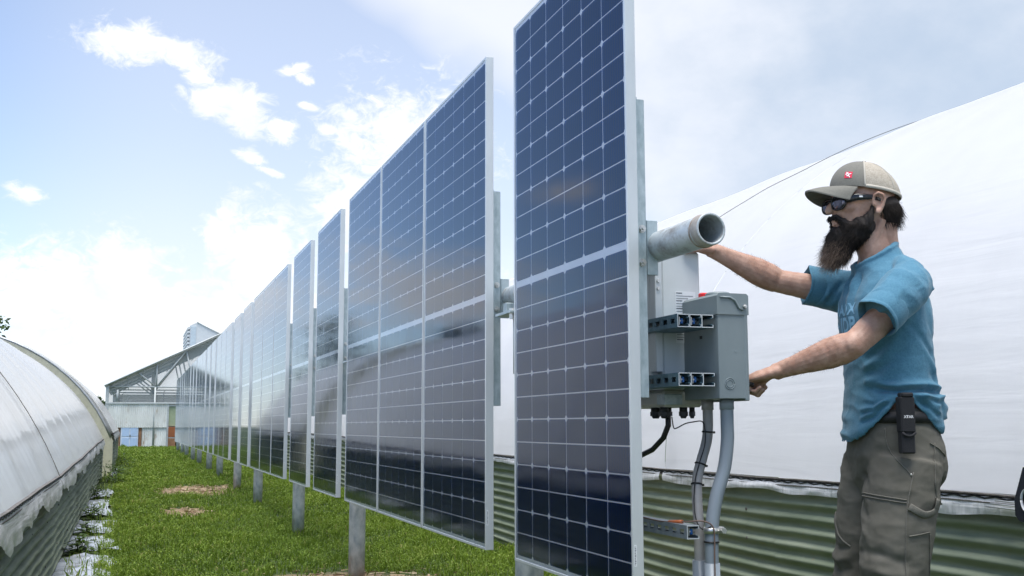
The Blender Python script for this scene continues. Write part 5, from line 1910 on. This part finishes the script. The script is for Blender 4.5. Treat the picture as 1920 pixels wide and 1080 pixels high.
for p in ((.048, .2, .893),):
    q = on_cloth(TB, [p], (.2, 1, 0), .0005)[0]
    MB().ball(tuple(q), (.004, .003, .004), 8, 6).build('rivet', ZINC, pants)
# belt seen under the lifted shirt
MB().ring([ering(.002, 0, 1.045 + dz, .1245 + dr, .1675 + dr, 40) for dz, dr in ((0, 0), (0, .005), (.034, .005), (.034, 0), (0, 0))], caps=False).build('belt', BELT, pants)

# boots, below the picture
for s in (1, -1):
    b = MB()
    b.ring([ering(.03, s * .108, .0, .150, .052, 24), ering(.03, s * .108, .03, .150, .054, 24), ering(.025, s * .108, .06, .135, .050, 24), ering(.0, s * .108, .10, .085, .050, 24), ering(-.01, s * .108, .17, .066, .052, 24)])
    b.build('boot', pm('brown_boot', (.10, .06, .035), .7), man)

# --- cap -----------------------------------------------------------------------------
CC = Vector((.058, 0, 1.783)); CR = Vector((.114, .091, .104))


def cap_pt(az, el, k=1.0):
    """az 0 = forward, towards his left positive; el 0 at the rim"""
    e = el
    p = Vector((CR.x * math.cos(e) * math.cos(az), CR.y * math.cos(e) * math.sin(az), CR.z * math.sin(e)))
    flatten = 1 - .10 * max(0, math.cos(az)) * math.cos(e)      # straighter front
    p.z = p.z * 1.0
    p *= k
    # the rim dips at the back
    tilt = -.020 * (1 - math.cos(az)) / 2 + .016 * (1 + math.cos(az)) / 2
    return CC + p + Vector((0, 0, tilt * math.cos(e)))


def cap_shell(name, az0, az1, mat, n=36, m_=14, el0=0.0):
    mb = MB()
    R1, R0 = [], []
    for k, ring in ((1.0, R1), (.975, R0)):
        for i in range(m_ + 1):
            el = el0 + (math.pi / 2 - el0) * i / m_
            ring.append([cap_pt(az0 + (az1 - az0) * j / n, el * .999, k) for j in range(n + 1)])
    mb.ring(R1, closed=False, caps=False)
    mb.ring([list(reversed(r)) for r in R0], closed=False, caps=False)
    mb.ring([R1[0], R0[0]][::-1], closed=False, caps=False)
    return mb.build(name, mat, man)


SPL = 1.22
capf = cap_shell('cap_front', -SPL, SPL, CAPF)
capb = cap_shell('cap_mesh', SPL, 2 * math.pi - SPL, CAPM, 48)


def mesh_holes(nt, old):
    tc = nt.nodes.new('ShaderNodeTexCoord')
    mp = nt.nodes.new('ShaderNodeMapping'); mp.inputs['Scale'].default_value = (260, 260, 260)
    nt.links.new(tc.outputs['Object'], mp.inputs[0])
    vo = nt.nodes.new('ShaderNodeTexVoronoi'); vo.inputs['Scale'].default_value = 1.0
    nt.links.new(mp.outputs[0], vo.inputs['Vector'])
    mr = nt.nodes.new('ShaderNodeMapRange'); mr.inputs['From Min'].default_value = .15; mr.inputs['From Max'].default_value = .45; mr.inputs['To Min'].default_value = .65; mr.inputs['To Max'].default_value = 0
    nt.links.new(vo.outputs['Distance'], mr.inputs['Value'])
    mx = nt.nodes.new('ShaderNodeMix'); mx.data_type = 'RGBA'; mx.inputs[7].default_value = (.17, .15, .12, 1)
    nt.links.new(mr.outputs[0], mx.inputs['Factor']); nt.links.new(old, mx.inputs[6])
    return mx.outputs[2]


rewire_color(CAPM, mesh_holes)
PIPING = pm('pale_cap_piping', (.45, .42, .36), .8)
for az in (SPL, -SPL):
    MB().tube([cap_pt(az, el, 1.006) for el in np.linspace(0, 1.5, 20)], .0030, 6).build('seam_piping', PIPING, capb)
for az in (2.15, -2.15, math.pi):
    MB().tube([cap_pt(az, el, 1.003) for el in np.linspace(0, 1.5, 20)], .0020, 6).build('seam_piping', PIPING, capb)
MB().tube([cap_pt(az, .03, 1.004) for az in np.linspace(SPL, 2 * math.pi - SPL, 40)], .0050, 6, flat=(.5, 1.2)).build('rim_band', PIPING, capb)
MB().ball(tuple(cap_pt(0, 1.57, 1.01)), (.008, .008, .004), 10, 6).build('button', CAPF, capf)
# brim
BRS = 1.02
bt, bb = [], []
nb_ = 26
for i in range(10):
    q = i / 9
    rowt, rowb = [], []
    for j in range(nb_ + 1):
        az = -BRS + 2 * BRS * j / nb_
        base = cap_pt(az, .02, 1.0)
        ext = .086 * q * max(0, math.cos(az * 1.42)) ** .50
        p = base + Vector((ext * 1.0, ext * .10 * math.sin(az), 0))
        side = abs(p.y) / .085
        p.z += -.014 * q - .046 * side ** 2 * (.62 * q + .12) + .005 * math.sin(q * 3)
        rowt.append(p); rowb.append(p + Vector((0, 0, -.0042)))
    bt.append(rowt); bb.append(rowb)
mb = MB()
mb.ring([list(reversed(r)) for r in bt], closed=False, caps=False); mb.ring(bb, closed=False, caps=False)
mb.ring([bt[-1], bb[-1]][::-1], closed=False, caps=False)
mb.build('cap_brim', CAPF, capf)
# red patch with a white mark
CB_me = capf.data
CB = BVHTree.FromPolygons([v.co for v in CB_me.vertices], [p.vertices for p in CB_me.polygons])
pc = cap_pt(.72, .36, 1.0)
pn = (pc - CC).normalized()
pr = Vector((0, 0, 1)).cross(pn).normalized(); pu = pn.cross(pr)
q = .0115
me = subdivided(MB().add([(-q, -q, 0), (q, -q, 0), (q, q, 0), (-q, q, 0)], [(0, 1, 2, 3)]).mesh('patch', pm('red_patch', (.62, .015, .06), .7)), 2)
lay_on(CB, me, pc, pr, pu, -pn, .0012)
patch = link('patch', me, capf)
m = MB()
for a0, b0, a1, b1 in ((-.6, .7, .1, .1), (-.7, .2, -.1, .7), (-.7, .1, 0, -.4), (0, 0, .7, .35), (0, -.1, .5, -.8), (-.3, -.5, .3, .3)):
    a, b = Vector((a0, b0, 0)) * q, Vector((a1, b1, 0)) * q
    n_ = (b - a).cross(Vector((0, 0, 1))).normalized() * .0013
    m.add([a - n_, b - n_, b + n_, a + n_], [(0, 1, 2, 3)])
me = m.mesh('patch_mark', pm('white_thread', (.85, .80, .82), .7))
lay_on(CB, me, pc, pr, pu, -pn, .0022)
link('patch_mark', me, patch)

# --- sunglasses ------------------------------------------------------------------------
FRAME = pm('black_glasses_frame', (.008, .008, .010), .22, var=.1)
sg = None
for s in (1, -1):
    mb = MB()
    c = Vector((.166, s * .036, 1.744))
    nrm = Vector((.93, s * .36, 0)).normalized(); rt = Vector((-s * .36 * s, s * .93 * s, 0)).normalized(); up = Vector((0, 0, 1))
    if rt.y < 0: rt = -rt
    ringo = lambda k, off: [c + rt * (.0295 * k * math.copysign(abs(math.cos(a)) ** .8, math.cos(a))) + up * (.0225 * k * math.copysign(abs(math.sin(a)) ** .8, math.sin(a))) + nrm * off for a in np.linspace(0, 2 * math.pi, 28, endpoint=False)]
    mb.ring([ringo(1, -.001), ringo(1, .001), ringo(.7, .0045), ringo(.35, .006), ringo(.02, .0066)])
    ln = mb.build('lens', LENS, man)
    MB().tube(ringo(1.03, 0) + [ringo(1.03, 0)[0]], .0030, 6).build('lens_rim', FRAME, ln)
    mb = MB()
    e0 = Vector((.150, s * .064, 1.752))
    mb.tube([e0 + Vector((.006, -s * .004, 0)), e0, e0 + Vector((-.03, s * .014, .003)), e0 + Vector((-.075, s * .018, .003)), e0 + Vector((-.105, s * .017, -.006))], [.0125, .0135, .0115, .0075, .005], 10, flat=(.28, 1)).build('temple_arm', FRAME, man)
    MB().cbox((.106, s * .0835 - .001, 1.7525), (.118, s * .0835 + .001, 1.7575), .0008).build('temple_badge', STICKER, man)
MB().tube([(.176, -.010, 1.750), (.181, 0, 1.752), (.176, .010, 1.750)], .0030, 6).build('nose_bridge', FRAME, man)

# --- hair and beard: a dark core with many strands ---------------------------------------
def strands(roots, dirs, length, width, droop, curl, seed, n_seg=4):
    r = np.random.default_rng(seed)
    n = len(roots)
    V = np.empty((n, (n_seg + 1), 3, 3))
    p = roots.copy(); d = dirs.copy()
    L = length[:, None] / n_seg
    w = width
    wob = r.normal(0, 1, (n, 3)) * curl
    for k in range(n_seg + 1):
        u = np.cross(d, [0.3, 0.9, 0.2]); u /= np.linalg.norm(u, axis=1)[:, None] + 1e-9
        v = np.cross(d, u)
        ww = (w * (1 - .85 * k / n_seg))[:, None]
        for q in range(3):
            a = q * 2.0944
            V[:, k, q] = p + u * math.cos(a) * ww + v * math.sin(a) * ww
        p = p + d * L
        d = d + droop * np.array([0, 0, -1.0]) / n_seg + wob / n_seg + r.normal(0, .10, (n, 3))
        d /= np.linalg.norm(d, axis=1)[:, None]
    base = (np.arange(n) * (n_seg + 1) * 3)[:, None]
    Q = []
    for k in range(n_seg):
        for q in range(3):
            a, b = k * 3 + q, k * 3 + (q + 1) % 3
            Q.append(base + [a, b, b + 3, a + 3])
    return V.reshape(-1, 3), np.concatenate(Q, 0)


def hair_mesh(name, V, Q, mats, pick):
    me = raw_mesh(name, V, Q, None, True)
    for m_ in mats: me.materials.append(m_)
    me.polygons.foreach_set('material_index', pick.astype(np.int32))
    return me


bc = MB()
bc.ball((.105, 0, 1.650), (.062, .061, .044), 22, 14)
bc.ball((.135, 0, 1.635), (.054, .047, .044), 20, 12)
bc.ball((.148, 0, 1.655), (.030, .034, .022), 16, 10)
bc.ball((.152, 0, 1.602), (.044, .040, .040), 18, 12)
bc.ball((.168, 0, 1.580), (.030, .028, .028), 14, 10)
for s in (1, -1):
    bc.ball((.090, s * .046, 1.672), (.040, .023, .036), 14, 10)
    bc.ball((.170, s * .014, 1.7020), (.0105, .018, .0075), 12, 8)
    bc.tube([(.172, s * .006, 1.704), (.163, s * .025, 1.697), (.150, s * .036, 1.680), (.138, s * .040, 1.660)], [.0075, .009, .011, .014], 10)
    bc.tube([(.066, s * .0735, 1.742), (.070, s * .0715, 1.715), (.080, s * .064, 1.690), (.095, s * .055, 1.665)], [.005, .008, .016, .022], 12)
    bc.tube([(.080, s * .064, 1.688), (.112, s * .050, 1.676), (.140, s * .040, 1.668)], [.014, .015, .014], 10)
beard_me = remeshed(bc, 'beard', .0035, 2)
P, N = get_co(beard_me)
set_co(beard_me, P + N * (.0035 * vnoise(P, 70, 70, 30, .3, 3))[:, None])
beard_me.materials.clear(); beard_me.materials.append(HAIR)
beard = link('beard', beard_me, man)
P, N = get_co(beard_me)
r_ = np.random.default_rng(5)
idx = r_.choice(len(P), 12000)
roots = P[idx] - N[idx] * .002
tow = np.array([.24, 0, 1.50]) - roots; tow /= np.linalg.norm(tow, axis=1)[:, None]
dirs = N[idx] * .45 + tow * .95 + r_.normal(0, .16, (len(idx), 3)); dirs /= np.linalg.norm(dirs, axis=1)[:, None]
low = np.clip((1.69 - roots[:, 2]) / .11, 0, 1)
length = .010 + .040 * low * r_.uniform(.4, 1.2, len(idx)) * np.clip((roots[:, 0] - .06) / .08, .25, 1)
V, Q = strands(roots, dirs, length, r_.uniform(.0004, .0008, len(idx)), .25, .22, 3)
zc = V[Q[:, 0]][:, 2]; xc = V[Q[:, 0]][:, 0]
tipness = np.clip((1.628 - zc) / .06, 0, 1) * np.clip((xc - .12) / .06, 0, 1)
link('beard_strands', hair_mesh('beard_strands', V, Q, [HAIR, BEARD_TIP], (r_.uniform(0, 1, len(Q)) < tipness * .75)), beard)

hc = MB()
hc.ball((.015, 0, 1.735), (.066, .076, .052), 20, 12)
hc.ball((.000, .0, 1.705), (.046, .058, .040), 18, 10)
hair_me = remeshed(hc, 'hair', .005, 2)
hair_me.materials.clear(); hair_me.materials.append(HAIR)
hair = link('hair', hair_me, man)
P, N = get_co(hair_me)
ok = np.where((P[:, 0] < .045) & (P[:, 2] < 1.775))[0]
idx = r_.choice(ok, 2200)
roots = P[idx] - N[idx] * .003
dirs = N[idx] * .35 + np.array([-.12, 0, -1.0]) + r_.normal(0, .14, (len(idx), 3)); dirs /= np.linalg.norm(dirs, axis=1)[:, None]
length = r_.uniform(.015, .050, len(idx)) * np.clip((roots[:, 2] - 1.65) / .05, .3, 1.1)
V, Q = strands(roots, dirs, length, r_.uniform(.0005, .0010, len(idx)), .35, .15, 9)
link('hair_strands', hair_mesh('hair_strands', V, Q, [HAIR], np.zeros(len(Q))), hair)

# fine hair on the forearms
P, N = get_co(body_me)
sel = []
for a, b in ((EL_L, WR_L), (EL_R, WR_R)):
    d, tt = seg_dist(P, a, b)
    sel.append(np.where((d < .05) & (tt > .05) & (tt < .95))[0])
sel = np.concatenate(sel)
idx = r_.choice(sel, 1500)
roots = P[idx] - N[idx] * .0008
axis = np.where((P[idx][:, 1] > 0)[:, None], np.array(WR_L) - np.array(EL_L), np.array(WR_R) - np.array(EL_R))
axis = axis / np.linalg.norm(axis, axis=1)[:, None]
dirs = N[idx] * .7 + axis * .8 + r_.normal(0, .3, (len(idx), 3)); dirs /= np.linalg.norm(dirs, axis=1)[:, None]
V, Q = strands(roots, dirs, r_.uniform(.006, .014, len(idx)), np.full(len(idx), .00022), .2, .2, 21, 2)
ARMH = pm('arm_hair', (.10, .05, .03), .5)
body_obj = [o for o in man.children if o.name.startswith('body')][0]
link('arm_hair', hair_mesh('arm_hair', V, Q, [ARMH], np.zeros(len(Q))), body_obj)

# --- pouch on the belt: a thing of its own -------------------------------------------------
Mw = Matrix.Translation(MAN_C) @ Matrix.Rotation(math.pi - MAN_A, 4, 'Z')
pch = thing('belt_pouch', 'narrow black pouch with white lettering hanging from the belt at his hip', 'pouch', Mw @ Vector((.058, .200, .955)))
pch.rotation_euler.z = math.pi - MAN_A
PC = pm('black_nylon', (.010, .010, .013), .7, bump=.25, bscale=400)
MB().cbox((-.021, -.016, 0), (.021, .014, .120), .004).build('pouch_body', PC, pch)
MB().cbox((-.0225, -.018, .062), (.0225, .018, .168), .004).build('flap', PC, pch)
MB().tube([(-.021, .0165, .062), (-.012, .0175, .054), (.0, .018, .051), (.012, .0175, .054), (.021, .0165, .062)], .004, 8, flat=(.6, 1)).build('flap_edge', PC, pch)
MB().cbox((-.019, -.012, .166), (.019, .020, .180), .004).build('belt_loop', PC, pch)
me = text_mesh('XTAR', .0115, .0003)
for v in me.vertices:
    v.co = Vector((-v.co.x, .0186, v.co.y + .108))
me.materials.clear(); me.materials.append(EMB)
link('lettering', me, pch)
